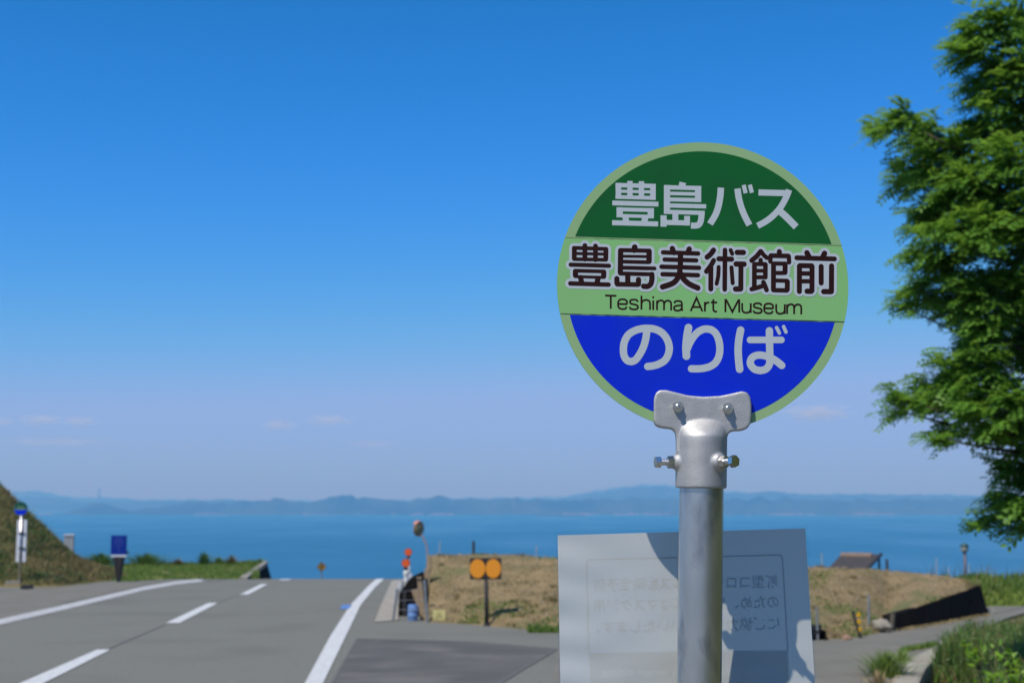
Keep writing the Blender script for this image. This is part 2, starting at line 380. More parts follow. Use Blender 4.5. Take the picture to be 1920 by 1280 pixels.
TT = [0, .05, .12, .2, .3, .4, .5, .6, .7, .8, .9, 1.0]
frows = []
for t in TT:
    row = []
    for (px, pb, Yb, pr, Yr) in cols:
        Y = Yb + (Yr - Yb) * t ** 1.1; q = P(px, pb + (pr - pb) * t, Y)
        nz_ = mnoise.fractal(Vector((q.x * 1.6, q.y * 1.6, 0)), .7, 2, 5)
        q.z += nz_ * .10 * math.sin(math.pi * min(1, t)) ** .5
        row.append(tuple(q))
    frows.append(row)
last = frows[-1]
for dy, dz in ((.6, -.03), (1.5, -.12), (3, -.5), (6, -1.6)):
    frows.append([(x * (y + dy) / y, y + dy, z + dz) for (x, y, z) in last])
frows = [[(r[0][0] - .05, r[0][1], min(r[0][2], road_z(r[0][0], r[0][1]) - .1))] + r + [(r[-1][0] + .1, r[-1][1] + .05, r[-1][2] - 1.0)] for r in frows]
rows_mesh('field', frows, m_bank)['kind'] = 'structure'
# dark retaining wall
m_darkwall = M('near_black', (.009, .008, .007), (.015, .013, .011), scale=3, rough=.9, bump=.4, bscale=20, spec=.04)  # near-black base stands in for shade on faces turned from the sun
wr = empty('retaining_wall', wall_foot[0], 'low retaining wall, its shaded face coloured near-black, holding the corner of the dry field', 'wall')
bm = bmesh.new(); rows = []
n_ = len(WT)
tops = [P(WT[i][0] + 1, WT[i][1] + 1.5, wall_foot[i].y + .16) for i in range(n_)]
feet = [Vector((p.x, p.y, p.z - .1)) for p in wall_foot]
fr, bk = [], []
for i in range(n_ - 1):
    for k in range(8):
        t = k / 8; wv = .007 * math.sin(k * 2.1 + i * 3.3)
        a = feet[i].lerp(feet[i + 1], t) + Vector((wv, -wv, 0)); c = tops[i].lerp(tops[i + 1], t)
        fr.append((a, c))
fr.append((feet[-1], tops[-1]))
va = [bm.verts.new(p[0]) for p in fr]; vb = [bm.verts.new(p[1]) for p in fr]
vc = [bm.verts.new(p[1] + Vector((-.10, .07, 0))) for p in fr]; vd = [bm.verts.new(p[0] + Vector((-.10, .07, 0))) for p in fr]
for q in ((va, vb), (vb, vc), (vc, vd), (vd, va)):
    for k in range(len(fr) - 1): bm.faces.new((q[0][k], q[0][k + 1], q[1][k + 1], q[1][k]))
for k in (0, -1): bm.faces.new((va[k], vb[k], vc[k], vd[k]))
obj('shade_face', bm, m_darkwall, wr)
bm = bmesh.new(); q = P(1672, 1150, feet[0].y - .06); tube(bm, [(feet[0].x - .06, feet[0].y - .05, feet[0].z), (q.x + .02, q.y, q.z)], .035, 8)
obj('end_stake', bm, M('weathered_timber', (.13, .11, .08), (.08, .07, .05), scale=20, rough=.9, stretch=(1, 1, .2)), wr)
# face that closes the far end of the field corner
# stone by the wall
def rock(name, c, r, mat, label, cat, seed=0, sq=(1, 1, .7), group=None):
    bm = bmesh.new(); bmesh.ops.create_icosphere(bm, subdivisions=3, radius=1)
    for v in bm.verts:
        f = 1 + .35 * mnoise.fractal(v.co * 1.1 + Vector((seed, 0, 0)), .8, 2, 4)
        v.co = Vector((v.co.x * sq[0], v.co.y * sq[1], v.co.z * sq[2])) * f * r + Vector(c)
    return setp(obj(name, bm, mat, smooth=True), label, cat, group)
m_stone = M('pale_stone', (.33, .29, .23), (.22, .2, .16), scale=9, rough=.9, bump=.6, bscale=40)
q = G(1668, 1184); rock('boulder', (q.x - .12, q.y - .05, q.z + .10), .13, m_stone, 'pale stone lying against the near end of the black retaining wall', 'stone', 3)
q = G(1588, 1199); rock('stone', (q.x, q.y, q.z + .03), .06, M('reddish_stone', (.36, .22, .15), (.25, .16, .11), scale=12, rough=.9, bump=.4), 'small reddish stone at the roadside below the yellow reflectors', 'stone', 9)

# ------------------------------------------------------------------ grass and leaf scatter
def blades(name, pts, mat, h=(.1, .3), w=.012, lean=.5, label=None, cat='grass', parent=None, kind='stuff', seed=1):
    r = np.random.default_rng(seed); V, F = [], []
    for p in pts:
        hh = r.uniform(*h); a = r.uniform(0, 2 * math.pi); la = r.uniform(0, 2 * math.pi); ln = r.uniform(0, lean) * hh
        u = np.array((math.cos(a), math.sin(a), 0)) * w * r.uniform(.6, 1.4); d = np.array((math.cos(la), math.sin(la), 0)) * ln
        b0 = np.array(p); m_ = b0 + d * .35 + np.array((0, 0, hh * .6)); t_ = b0 + d + np.array((0, 0, hh))
        i = len(V); V += [b0 - u, b0 + u, m_ + u * .75, m_ - u * .75, t_]
        F += [(i, i + 1, i + 2, i + 3), (i + 3, i + 2, i + 4)]
    o = pyobj(name, V, F, mat, parent)
    return setp(o, label, cat if not parent else None, None, kind)
def surf_pts(rows, n, r, keep=None, lift=-.02):
    out = []
    R_, K_ = len(rows) - 1, len(rows[0]) - 1; tries = 0
    while len(out) < n and tries < n * 30:
        tries += 1
        a, b_ = r.uniform(0, R_), r.uniform(0, K_); i, k = int(a), int(b_); fa, fb = a - i, b_ - k
        A, B, D, E_ = (Vector(rows[i][k]), Vector(rows[i][k + 1]), Vector(rows[i + 1][k]), Vector(rows[i + 1][k + 1]))
        q = (A * (1 - fb) + B * fb) * (1 - fa) + (D * (1 - fb) + E_ * fb) * fa
        if keep is None or keep(q): out.append((q.x, q.y, q.z + lift))
    return out
lf_dry = leafmat('dry_grass', (.33, .25, .12), (.24, .19, .08), 6, .2, .8)
lf_drydark = leafmat('brown_grass', (.20, .155, .06), (.12, .11, .035), 1.5, .2, .8)
lf_green = leafmat('fresh_grass', (.15, .225, .034), (.10, .175, .026), 3, .3, .6)
lf_deep = leafmat('deep_green_leaves', (.05, .12, .025), (.075, .15, .03), 4, .35, .6)
r1 = random.Random(21)
blades('hillside_grass', surf_pts(hill_rows, 34000, r1, lambda q: q.x > -19 and q.z > road_z(q.x, q.y) + .03), lf_drydark, (.05, .18), .013, 1.2, 'tangled brown and green grass covering the left hillside', seed=2)
blades('hillside_weeds', surf_pts(hill_rows, 12000, r1, lambda q: q.x > -19 and q.z > road_z(q.x, q.y) + .08 and mnoise.noise(Vector((q.x * .7, q.y * .7, 5))) > .05), lf_deep, (.05, .15), .02, 1.3, 'green weeds growing in patches on the left hillside', seed=3)
blades('ledge_grass', surf_pts(ledge_rows[:9], 9000, r1, lambda q: mnoise.noise(Vector((q.x * .8, q.y * .8, 3))) > -.28), lf_green, (.04, .14), .014, .7, 'short fresh grass on the level ledge beyond the road', seed=4)
fr_ = [r[1:-1] for r in frows[:13]]
blades('field_stubble', surf_pts(fr_, 15000, r1), lf_dry, (.02, .07), .008, 1.4, 'dry straw coloured stubble lying over the terraced field', seed=5)
blades('field_weeds', surf_pts(fr_, 5200, r1, lambda q: mnoise.noise(Vector((q.x * .9, q.y * .9, 7))) > .22 or (q.z > .62 and q.x > 5.2 and mnoise.noise(Vector((q.x * .5, q.y, 1))) > -.1)), lf_green, (.02, .08), .012, .9, 'patches of young green weeds on the terraced field', seed=6)
cp = []
for p in surf_pts(fr_, 110, r1):
    k_ = r1.randint(18, 60); sp = r1.uniform(.03, .12)
    for _ in range(k_): cp.append((p[0] + r1.gauss(0, sp), p[1] + r1.gauss(0, sp), p[2]))
blades('dead_grass_clumps', cp, lf_drydark, (.03, .10), .006, 1.1, 'clumps of dead brown grass standing on the terraced field', seed=23)
bm = bmesh.new()
for p in surf_pts(fr_, 420, r1, lambda q: q.x > -1.5):
    s = r1.uniform(.012, .04); box(bm, (p[0], p[1], p[2] + .02 + s * .3), s * 1.4, s, s, r1.uniform(0, 3), s * .25)
setp(obj('field_pebbles', bm, M('pale_clods', (.42, .35, .25), (.3, .24, .16), scale=6, rough=1)), 'pale pebbles and clods strewn over the terraced field', 'pebbles', kind='stuff')
pts = []
for _ in range(900):
    px = r1.uniform(990, 1048); q = G(px, r1.uniform(1176, 1186)); pts.append((q.x, q.y, q.z))
blades('verge_grass', pts, lf_green, (.03, .11), .01, .6, 'bright green grass at the foot of the field beside the white notice', seed=8)

def leaf_cloud(V, F, c, rx, ry, rz, n, size, r, up=.3, shell=.4):
    for _ in range(n):
        d = Vector((r.gauss(0, 1), r.gauss(0, 1), r.gauss(0, 1))).normalized() * (shell + (1 - shell) * r.random())
        p = Vector(c) + Vector((d.x * rx, d.y * ry, d.z * rz))
        nrm = (Vector((r.gauss(0, 1), r.gauss(0, 1), r.gauss(0, 1) + up)) + d * .5).normalized()
        u = nrm.orthogonal().normalized(); a = r.uniform(0, 6.3); u = (u * math.cos(a) + nrm.cross(u) * math.sin(a)); v = nrm.cross(u)
        s = size * r.uniform(.6, 1.3); i = len(V)
        V += [p - u * s, p + v * s * .42, p + u * s, p - v * s * .42]; F.append((i, i + 1, i + 2, i + 3))
def grassy(name, c, w, h, n, mat, label, seed, group=None, bw=.012, cat='shrub'):
    """an arching clump of grass-like leaves with a short woody base"""
    root = empty(name, c, label, cat, group); r = np.random.default_rng(seed); V, F = [], []
    for _ in range(n):
        a = r.uniform(0, 6.283); out = abs(r.normal(0, 1.0)) * w * .5; hh = h * r.uniform(.45, 1.0) * (1 - .18 * min(1, out / (w * .5 + 1e-6)) ** 2)
        d = np.array((math.cos(a), math.sin(a), 0)); u = np.array((-math.sin(a), math.cos(a), 0)) * bw * r.uniform(.6, 1.3)
        b0 = np.array(c) + d * out * .5 + np.array((0, 0, -.02)); m_ = b0 + d * out * .35 + np.array((0, 0, hh * .65)); t_ = b0 + d * out * 1.0 + np.array((0, 0, hh))
        i = len(V); V += [b0 - u, b0 + u, m_ + u, m_ - u, t_]; F += [(i, i + 1, i + 2, i + 3), (i + 3, i + 2, i + 4)]
    pyobj('foliage', V, F, mat, root)
    bm = bmesh.new(); tube(bm, [Vector(c) + Vector((0, 0, -.08)), Vector(c) + Vector((0, 0, h * .25))], [w * .12, w * .05], 7); obj('stem', bm, m_twig, root)
    return root
m_twig = M('twig', (.10, .075, .045), (.06, .05, .03), scale=30, rough=.9)
def on_ledge(px, py_top):   # standing on the far rim of the ledge
    q = P(px, 1057, 51.0); return (q.x, q.y, q.z)
for (px, wpx, top, mat_, lb, sd) in [
    (189, 40, 1032, lf_deep, 'rounded dark green shrub just left of the blue sign', 31),
    (274, 50, 1032, lf_deep, 'broad dark green shrub just right of the blue sign', 32),
    (382, 22, 1029, lf_deep, 'tallest spiky green plant on the grass ledge', 33),
    (411, 20, 1040, lf_green, 'small leafy plant right of the tallest spiky ledge plant', 34),
    (434, 22, 1037, lf_drydark, 'brownish tuft of tall grass on the ledge', 35),
    (333, 16, 1044, lf_drydark, 'thin low brown tuft in the middle of the ledge', 36),
    (487, 18, 1043, lf_green, 'green tuft on the ledge above the end of the concrete wall', 37),
    (466, 20, 1047, lf_green, 'low green tuft left of the concrete wall end', 38)]:
    c = on_ledge(px, top); h_ = (1057 - top) / 2667 * 51; grassy('shrub', c, wpx / 2667 * 51 * 1.15, h_, 420 if wpx > 30 else 130, mat_, lb, sd, 'plants along the grass ledge', .016)

# ------------------------------------------------------------------ left-hand objects
m_whiteplastic = M('white_painted_metal', (.62, .64, .66), (.55, .57, .6), scale=8, rough=.5)
m_black = M('black_rubber', (.012, .012, .013), (.02, .02, .02), scale=15, rough=.7)
m_darkpost = M('dark_brown_steel', (.022, .02, .02), (.035, .03, .028), scale=12, rough=.6)
m_greyconc = M('grey_concrete', (.30, .27, .22), (.22, .2, .165), scale=8, rough=.9, bump=.5, bscale=50)
def disc(bm, c, r, axis, th, n=40, a0=0, a1=2 * math.pi):
    u = Vector((1, 0, 0)); w = Vector(axis).normalized(); u = (u - w * u.dot(w)).normalized(); v = w.cross(u)
    if v.z < 0: v = -v
    ps = [Vector(c) + (u * math.cos(a) + v * math.sin(a)) * r for a in np.linspace(a0, a1, n, endpoint=abs(a1 - a0) < 6.2)]
    return prism(bm, [p + w * th for p in ps], ps)
base = G(38, 1099); Yb = base.y
st = empty('bus_stop_sign', base, 'distant round green and blue bus stop sign with two white panels by the hillside', 'bus stop', 'bus stop signs')
bm = bmesh.new(); pt = P(40, 965, Yb); tube(bm, [(base.x - .03, Yb, base.z + .02), pt], .032, 12); obj('pole', bm, m_galv, st, True)
c = P(39.7, 953, Yb); rr = 12.8 / 2667 * Yb
bm = bmesh.new(); disc(bm, (c.x, c.y - .02, c.z), rr, (0, -1, 0), .012); dd = obj('sign_disc', bm, M('teal_rim', (.04, .13, .13), (.035, .12, .12), scale=20, rough=.4), st)
bm = bmesh.new(); disc(bm, (c.x, c.y - .033, c.z), rr * .93, (0, -1, 0), .003, 24, rad(8), rad(172)); obj('upper_panel', bm, M('teal_film', (.006, .075, .05), (.006, .065, .045), scale=20, rough=.5, spec=.15), dd)
bm = bmesh.new(); disc(bm, (c.x, c.y - .033, c.z), rr * .93, (0, -1, 0), .003, 24, rad(192), rad(348)); obj('lower_panel', bm, m_blue, dd)
for s, w_ in ((.30, .9), (.05, 1.3), (-.1, 1.1)):
    bm = bmesh.new(); box(bm, (c.x, c.y - .038, c.z + rr * s), rr * w_, .002, rr * .07); obj('text_line', bm, m_rim, dd)
for (x0, x1) in ((32, 38.5), (42, 49)):
    bm = bmesh.new(); a, e = P(x0 + .8, 974, Yb), P(x1 - .8, 1053, Yb); box(bm, ((a.x + e.x) / 2, Yb - .01, (a.z + e.z) / 2), e.x - a.x, .02, a.z - e.z, 0, .004)
    pn = obj('timetable_panel', bm, m_whiteplastic, st)
for py in (999, 1027):
    bm = bmesh.new(); q = P(40.5, py, Yb - .03); box(bm, q, .16, .05, .035, 0, .005); obj('clamp', bm, m_darkpost, st)
bm = bmesh.new(); a, e = P(40.6, 975, Yb - .035), P(40.0, 1052, Yb - .035); box(bm, (a.lerp(e, .5)), .03, .01, a.z - e.z); obj('spine', bm, m_darkpost, st)
bm = bmesh.new(); box(bm, (base.x - .14, base.y, base.z + .07), .40, .4, .16, .1, .03); obj('base_block', bm, m_greyconc, st)
bm = bmesh.new(); q = G(48, 1104); box(bm, (q.x, q.y + .08, q.z + .05), .27, .22, .09, .05, .02); obj('rubber_foot', bm, m_black, st)

base = G(222, 1090.5); Yb = base.y
sg = empty('information_sign', base, 'square blue information board on a dark tapering post at the edge of the road', 'sign')
a, e = P(209.5, 1003, Yb), P(238, 1039, Yb)
bm = bmesh.new(); box(bm, ((a.x + e.x) / 2, Yb - .05, (a.z + e.z) / 2), e.x - a.x, .03, a.z - e.z, 0, .006); bd = obj('board', bm, M('navy_board', (.004, .022, .21), (.005, .026, .23), scale=5, rough=.6, spec=.12), sg)
bm = bmesh.new(); q = P(223.5, 1041.5, Yb); box(bm, (q.x, Yb - .05, q.z), (e.x - a.x) * .97, .05, .05); obj('bottom_rail', bm, m_whiteplastic, sg)
m_faded = M('faded_lettering', (.07, .13, .42), (.06, .11, .38), scale=9, rough=.5)
for k, (f, w_) in enumerate([(.86, .5), (.74, .62), (.63, .6), (.52, .55), (.40, .2), (.3, .12), (.2, .12)]):
    bm = bmesh.new(); box(bm, ((a.x + e.x) / 2, Yb - .0665, e.z + (a.z - e.z) * f), (e.x - a.x) * w_, .003, .010); obj('text_line', bm, m_faded, bd)
bm = bmesh.new(); tp, bt = P(218, 1043, Yb), P(221.2, 1090, Yb); tube(bm, [bt, tp], [.04, .10], 8)
tp, bt = P(228, 1043, Yb), P(223.2, 1090, Yb); tube(bm, [bt, tp], [.04, .10], 8); obj('post', bm, m_darkpost, sg)
bm = bmesh.new(); q = P(239.5, 1035, Yb - .05); box(bm, q, .05, .05, .07, 0, .01); obj('latch', bm, m_black, sg)

a, e = P(121, 999, 50), P(138, 1033, 50)
wb = empty('utility_cabinet', ((a.x + e.x) / 2, 50, e.z - 1), 'pale grey utility cabinet standing behind the crest of the left hillside', 'cabinet')
bm = bmesh.new(); box(bm, ((a.x + e.x) / 2, 50, (a.z + e.z) / 2 - .6), e.x - a.x, .3, a.z - e.z + 1.0, .25, .02); obj('body', bm, M('grey_cabinet', (.40, .42, .44), (.34, .36, .38), scale=5, rough=.6), wb)
bm = bmesh.new(); box(bm, ((a.x + e.x) / 2, 50, a.z - .07), (e.x - a.x) * 1.08, .34, .07, .25, .015); obj('lid', bm, m_whiteplastic, wb)

# concrete wall end left of the crest
wl_ = empty('concrete_wall', G(456, 1083), 'end of a low concrete wall sloping down beside the crest of the road', 'wall')
Y1, Y2 = 42.5, 50.5
f0, t1, f1 = P(452, 1083, Y1), P(500, 1053, Y2), P(509, 1087, Y2)
bm = bmesh.new(); A = [P(462, 1085, Y1), P(501, 1056, Y2), P(511, 1092, Y2), P(466, 1094, Y1)]
prism(bm, A, [p + Vector((-.18, .05, 0)) for p in A]); obj('wall_face', bm, m_darkwall, wl_)  # shade on this side of the concrete is put into the colour
bm = bmesh.new(); A = [P(449, 1083, Y1), P(463, 1083, Y1), P(502, 1053.5, Y2), P(495, 1052, Y2)]
prism(bm, [p + Vector((0, 0, .02)) for p in A], [p - Vector((0, 0, .10)) for p in A]); obj('coping', bm, m_greyconc, wl_)

# ------------------------------------------------------------------ objects around the crest and ditch
m_orange = M('orange_reflector', (.72, .11, .012), (.65, .09, .01), scale=30, rough=.35)
m_amber = M('amber_reflector', (.80, .30, .018), (.74, .27, .016), scale=60, rough=.35)
m_olive = M('olive_mirror_back', (.2, .185, .085), (.16, .15, .075), scale=6, rough=.6)
m_pinkpaint = M('faded_orange_paint', (.36, .24, .21), (.30, .22, .21), scale=8, rough=.6)
m_greysteel = M('grey_painted_steel', (.21, .23, .25), (.16, .18, .19), scale=10, rough=.55)
m_brownwood = M('brown_board', (.34, .25, .15), (.27, .19, .11), scale=6, rough=.85, stretch=(4, 4, .5), bump=.3, bscale=30)
# yellow diamond warning sign beyond the crest
Yd = 92; c = P(603, 1062, Yd); root = empty('warning_sign', (c.x, Yd, road_z(c.x, Yd)), 'yellow diamond warning sign just showing above the crest of the road', 'sign')
bm = bmesh.new(); tube(bm, [(c.x, Yd + .05, road_z(c.x, Yd) - .1), (c.x, Yd + .05, c.z + .2)], .045, 10); obj('post', bm, m_greysteel, root)
s = 9.6 / 2667 * Yd; dm = [Vector((c.x + dx * s, Yd, c.z + dz * s)) for dx, dz in ((0, 1), (1, 0), (0, -1), (-1, 0))]
bm = bmesh.new(); prism(bm, [p + Vector((0, -.02, 0)) for p in dm], dm); pl = obj('plate', bm, M('sign_yellow', (.36, .20, .012), (.33, .18, .012), scale=4, rough=.45), root)
bm = bmesh.new()
for k in range(4):
    p, q = dm[k], dm[(k + 1) % 4]; tube(bm, [c + (p - c) * .9 + Vector((0, -.03, 0)), c + (q - c) * .9 + Vector((0, -.03, 0))], .014, 5)
tube(bm, [c + Vector((-.06, -.035, -.16)), c + Vector((-.06, -.035, .02)), c + Vector((.06, -.035, .08)), c + Vector((.06, -.035, .17))], .035, 6)
obj('symbol', bm, m_black, pl)
# curve mirror seen from behind
Ym = 50; root = empty('curve_mirror', (P(801, 1040, Ym).x, Ym, road_z(P(801, 1040, Ym).x, Ym)), 'roadside curve mirror seen from behind, orange rim and bent pole', 'mirror')
bm = bmesh.new(); tube(bm, [(P(802, 1040, Ym).x, Ym, road_z(4, Ym) - .1), P(801.5, 1040, Ym), P(800.5, 1024, Ym), P(796, 1013, Ym), P(790.5, 1002, Ym), P(788, 995, Ym)], .032, 10); obj('pole', bm, m_pinkpaint, root, True)
c = P(785, 991, Ym); ax = Vector((.72, -.68, -.1)).normalized(); up = Vector((-.16, 0, 1)); up = (up - ax * up.dot(ax)).normalized(); sd_ = up.cross(ax)
bm = bmesh.new(); rings = []
for k, (f, d_) in enumerate([(0, .10), (.35, .095), (.6, .075), (.8, .04), (.93, 0)]):
    rings.append([c + (sd_ * math.cos(t) * .24 + up * math.sin(t) * .26) * f + ax * d_ for t in np.linspace(0, 2 * math.pi, 28, endpoint=False)])
vs = [[bm.verts.new(p) for p in r_] for r_ in rings[1:]]; vc = bm.verts.new(rings[0][0])
for k in range(28): bm.faces.new((vc, vs[0][k], vs[0][(k + 1) % 28]))
for A, B in zip(vs, vs[1:]):
    for k in range(28): bm.faces.new((A[k], B[k], B[(k + 1) % 28], A[(k + 1) % 28]))
bm.faces.new(vs[-1]); obj('back_shell', bm, m_olive, root, True)
bm = bmesh.new(); ring = [c + sd_ * math.cos(t) * .235 + up * math.sin(t) * .255 for t in np.linspace(0, 2 * math.pi, 33)]
tube(bm, ring, .016, 8, False); obj('rim', bm, M('faded_orange_rim', (.50, .22, .15), (.42, .2, .14), scale=8, rough=.5), root, True)
bm = bmesh.new(); hood = [c + sd_ * math.cos(t) * .24 + up * math.sin(t) * .265 for t in np.linspace(rad(40), rad(140), 14)]
a_ = [bm.verts.new(p + ax * .06) for p in hood]; b_ = [bm.verts.new(p - ax * .09 + up * .02) for p in hood]
for k in range(13): bm.faces.new((a_[k], a_[k + 1], b_[k + 1], b_[k]))
o = obj('hood', bm, M('pink_orange_hood', (.62, .25, .16), (.5, .22, .15), scale=8, rough=.5), root, True); md = o.modifiers.new('s', 'SOLIDIFY'); md.thickness = .012
# delineator posts
def delineator(px, pyd, pyb, Y, tilt, lb, r_px=7.2, wrap=True):
    top = P(px, pyd, Y); g = road_z(top.x, Y); root = empty('delineator_post', (top.x + tilt, Y, g), lb, 'delineator', 'orange topped delineator posts')
    bm = bmesh.new(); tube(bm, [(top.x + tilt * 1.1, Y, g - .05), (top.x + tilt * .5, Y, (g + top.z) / 2), (top.x, Y + .03, top.z - .04)], .042, 12); obj('post', bm, m_whiteplastic, root, True)
    rr_ = r_px / 2667 * Y; bm = bmesh.new(); disc(bm, (top.x, Y + .0, top.z), rr_ * 1.12, (.1, -1, .05), .02, 28); rf = obj('reflector_housing', bm, m_darkpost, root)
    bm = bmesh.new(); disc(bm, (top.x, Y - .021, top.z), rr_, (.1, -1, .05), .02, 28); obj('lens', bm, m_orange, rf)
    bm = bmesh.new(); tube(bm, [(top.x + tilt * .15, Y, top.z - rr_ * 1.1), (top.x + tilt * .2, Y, top.z - rr_ * 1.7)], .05, 10); obj('collar', bm, m_darkpost, root)
    if wrap:
        bm = bmesh.new(); pts = []; zs = np.linspace(top.z - rr_ * 1.9, top.z - rr_ * 7, 9)
        tube(bm, [(top.x + tilt * .3 + .012 * math.sin(k * 2.2), Y - .01, z) for k, z in enumerate(zs)], [.05 + .018 * math.sin(k * 1.9) for k in range(9)], 12)
        obj('wrapping', bm, M('white_plastic_wrap', (.60, .61, .58), (.48, .49, .47), scale=14, rough=.5), root, True)
delineator(761, 1055, 1110, 30, .01, 'nearer delineator post with a round orange reflector and white wrapping')
delineator(765.5, 1034.5, 1085, 38, .05, 'farther taller delineator post with a tilted orange reflector', 6.4, False)
q = P(769, 1082, 33); g_ = road_z(q.x, 33)
root = empty('marker_board', (q.x, 33, g_), 'small white board standing between the two delineator posts', 'marker')
bm = bmesh.new(); box(bm, (q.x, 33, q.z - .02), .10, .02, .22, .3, .006); obj('board', bm, m_whiteplastic, root)
bm = bmesh.new(); tube(bm, [(q.x, 33.03, g_ - .05), (q.x, 33.03, q.z)], .02, 8); obj('stake', bm, m_greysteel, root)
q = P(750, 1099, 29.5); g_ = road_z(q.x, 29.5)
root = empty('reflector_stake', (q.x, 29.5, g_), 'short white roadside reflector stake left of the wrapped delineator post', 'marker')
bm = bmesh.new(); box(bm, (q.x, 29.5, q.z), .085, .03, .16, .2, .01); obj('plate', bm, m_whiteplastic, root)
bm = bmesh.new(); tube(bm, [(q.x, 29.54, g_ - .05), (q.x, 29.54, q.z + .05)], .018, 8); obj('stake', bm, m_greysteel, root)
# guard fence along the gutter
Yf = 24.4; root = empty('guard_fence', G(741, 1160), 'low wire guard fence with leaning grey posts beside the concrete gutter', 'fence')
fp = []
for (pb, pt_, Y_) in (((736, 1163), (745, 1103), 24.2), ((748, 1127), (756, 1088), 29.0), ((802, 1166), (796, 1086), 23.9)):
    a = G(*pb); t_ = P(*pt_, a.y); bm = bmesh.new(); tube(bm, [(a.x, a.y, a.z - .05), t_], .022, 8); obj('post', bm, m_greysteel, root); fp.append((Vector(a), t_))
bm = bmesh.new()
for f in (.35, .62, .88):
    pa, pb, pc = [fp[k][0].lerp(fp[k][1], f) for k in range(3)]
    tube(bm, [pa, pb], .003, 5); tube(bm, [pa, pc + Vector((0, 0, -.05))], .003, 5)
obj('wire', bm, M('wire', (.4, .42, .42), (.3, .3, .3), scale=20, rough=.4, metal=.6), root)
# box coloured black for the shaded gap, blue drum, brown board, pillar
Yx = 24.4
def pxsolid(name, pix, Y, depth, mat, parent=None, loc=None):
    bm = bmesh.new(); f = [P(x, y, Y) for x, y in pix]
    prism(bm, f, [Vector((p.x * (Y + depth) / Y if False else p.x, p.y + depth, p.z)) for p in f]); return obj(name, bm, mat, parent, loc=loc)
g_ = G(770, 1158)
root = empty('shade_box', (g_.x, Yx + .5, g_.z), 'black box standing in for the shaded gap between the road kerb and the brown board', 'box')
pxsolid('shade_face', [(746, 1159), (748, 1112), (758, 1098), (768, 1084), (785, 1076), (791, 1080), (791, 1160)], Yx + .25, 1.0, m_darkwall, root)  # solid black front added for the darkness inside the gap
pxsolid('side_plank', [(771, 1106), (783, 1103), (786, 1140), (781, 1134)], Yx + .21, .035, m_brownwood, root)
pxsolid('gap_strip', [(755, 1159), (756, 1110), (761, 1108), (762, 1159)], Yx + .215, .03, m_darkpost, root)
c = G(774, 1163); r_ = 10.3 / 2667 * c.y; h_ = 28 / 2667 * c.y
root = empty('drum', c, 'blue plastic drum standing in front of the black box that stands in for the shaded gap', 'drum')
bm = bmesh.new(); prof = [(0, .97), (.03, 1), (.3, 1), (.33, 1.05), (.37, 1.05), (.4, 1), (.65, 1), (.68, 1.05), (.72, 1.05), (.75, 1), (.96, 1), (1, .95)]
tube(bm, [(c.x, c.y, c.z + f * h_) for f, _ in prof], [r_ * .92 * k for _, k in prof], 24); obj('shell', bm, M('blue_plastic', (.15, .26, .50), (.12, .22, .44), scale=9, rough=.45), root, True)
bm = bmesh.new(); tube(bm, [(c.x, c.y, c.z + h_), (c.x, c.y, c.z + h_ + .015)], r_ * .8, 24); obj('lid', bm, M('blue_lid', (.12, .25, .55), (.1, .2, .5), scale=9, rough=.45), root)
root = empty('board_post', G(792, 1166), 'tall leaning brown board at the left end of the field', 'post')
pxsolid('board', [(788, 1167), (782, 1083), (790, 1082), (799, 1167)], 23.7, .05, m_brownwood, root)
bm = bmesh.new(); q0 = P(786, 1084, 23.7); box(bm, (q0.x, 23.72, q0.z + .01), .09, .09, .025, 0, .005); obj('cap', bm, M('cap_wood', (.3, .22, .14), (.24, .17, .1), scale=9, rough=.9), root)  # cap in a slightly darker brown than the board
root = empty('gate_pillar', (P(800, 1080, 25.2).x, 25.2, road_z(1, 25.2)), 'brown boxed pillar with a stepped foot at the corner of the field', 'pillar')
pxsolid('shaft', [(799, 1071), (800, 1041), (808, 1041), (808.5, 1071)], 25.2, .14, m_brownwood, root)
pxsolid('stepped_foot', [(794.5, 1084), (796, 1066), (805, 1066), (805, 1084)], 25.1, .16, m_brownwood, root)
pxsolid('lower_shaft', [(799, 1165), (797, 1084.3), (802, 1084.3), (803, 1165)], 25.16, .1, m_brownwood, root)
# small yellow notice at the foot of the bank
root = empty('small_notice', G(823, 1166), 'small pale yellow notice plate at the foot of the dry field', 'sign')
bm = bmesh.new(); YN = G(823, 1166).y + .02; a, e = P(811.5, 1143, YN), P(835, 1162, YN); box(bm, a.lerp(e, .5), e.x - a.x, .012, a.z - e.z, 0, .003); pl = obj('plate', bm, M('pale_yellow', (.62, .55, .24), (.55, .48, .2), scale=10, rough=.5), root)
m_olive_ink = M('olive_ink', (.33, .28, .08), (.3, .26, .08), scale=10)
for k in range(3): bm = bmesh.new(); box(bm, ((a.x + e.x) / 2, YN - .008, e.z + (a.z - e.z) * (.3 + .2 * k)), (e.x - a.x) * (.55 - .12 * k), .004, .012); obj('text_line', bm, m_olive_ink, pl)
for px in (816, 830):
    bm = bmesh.new(); q = P(px, 1150, YN); tube(bm, [(q.x, YN + .02, road_z(q.x, YN) - .05), (q.x, YN + .02, q.z)], .008, 6)
    obj('leg', bm, m_greysteel, root)
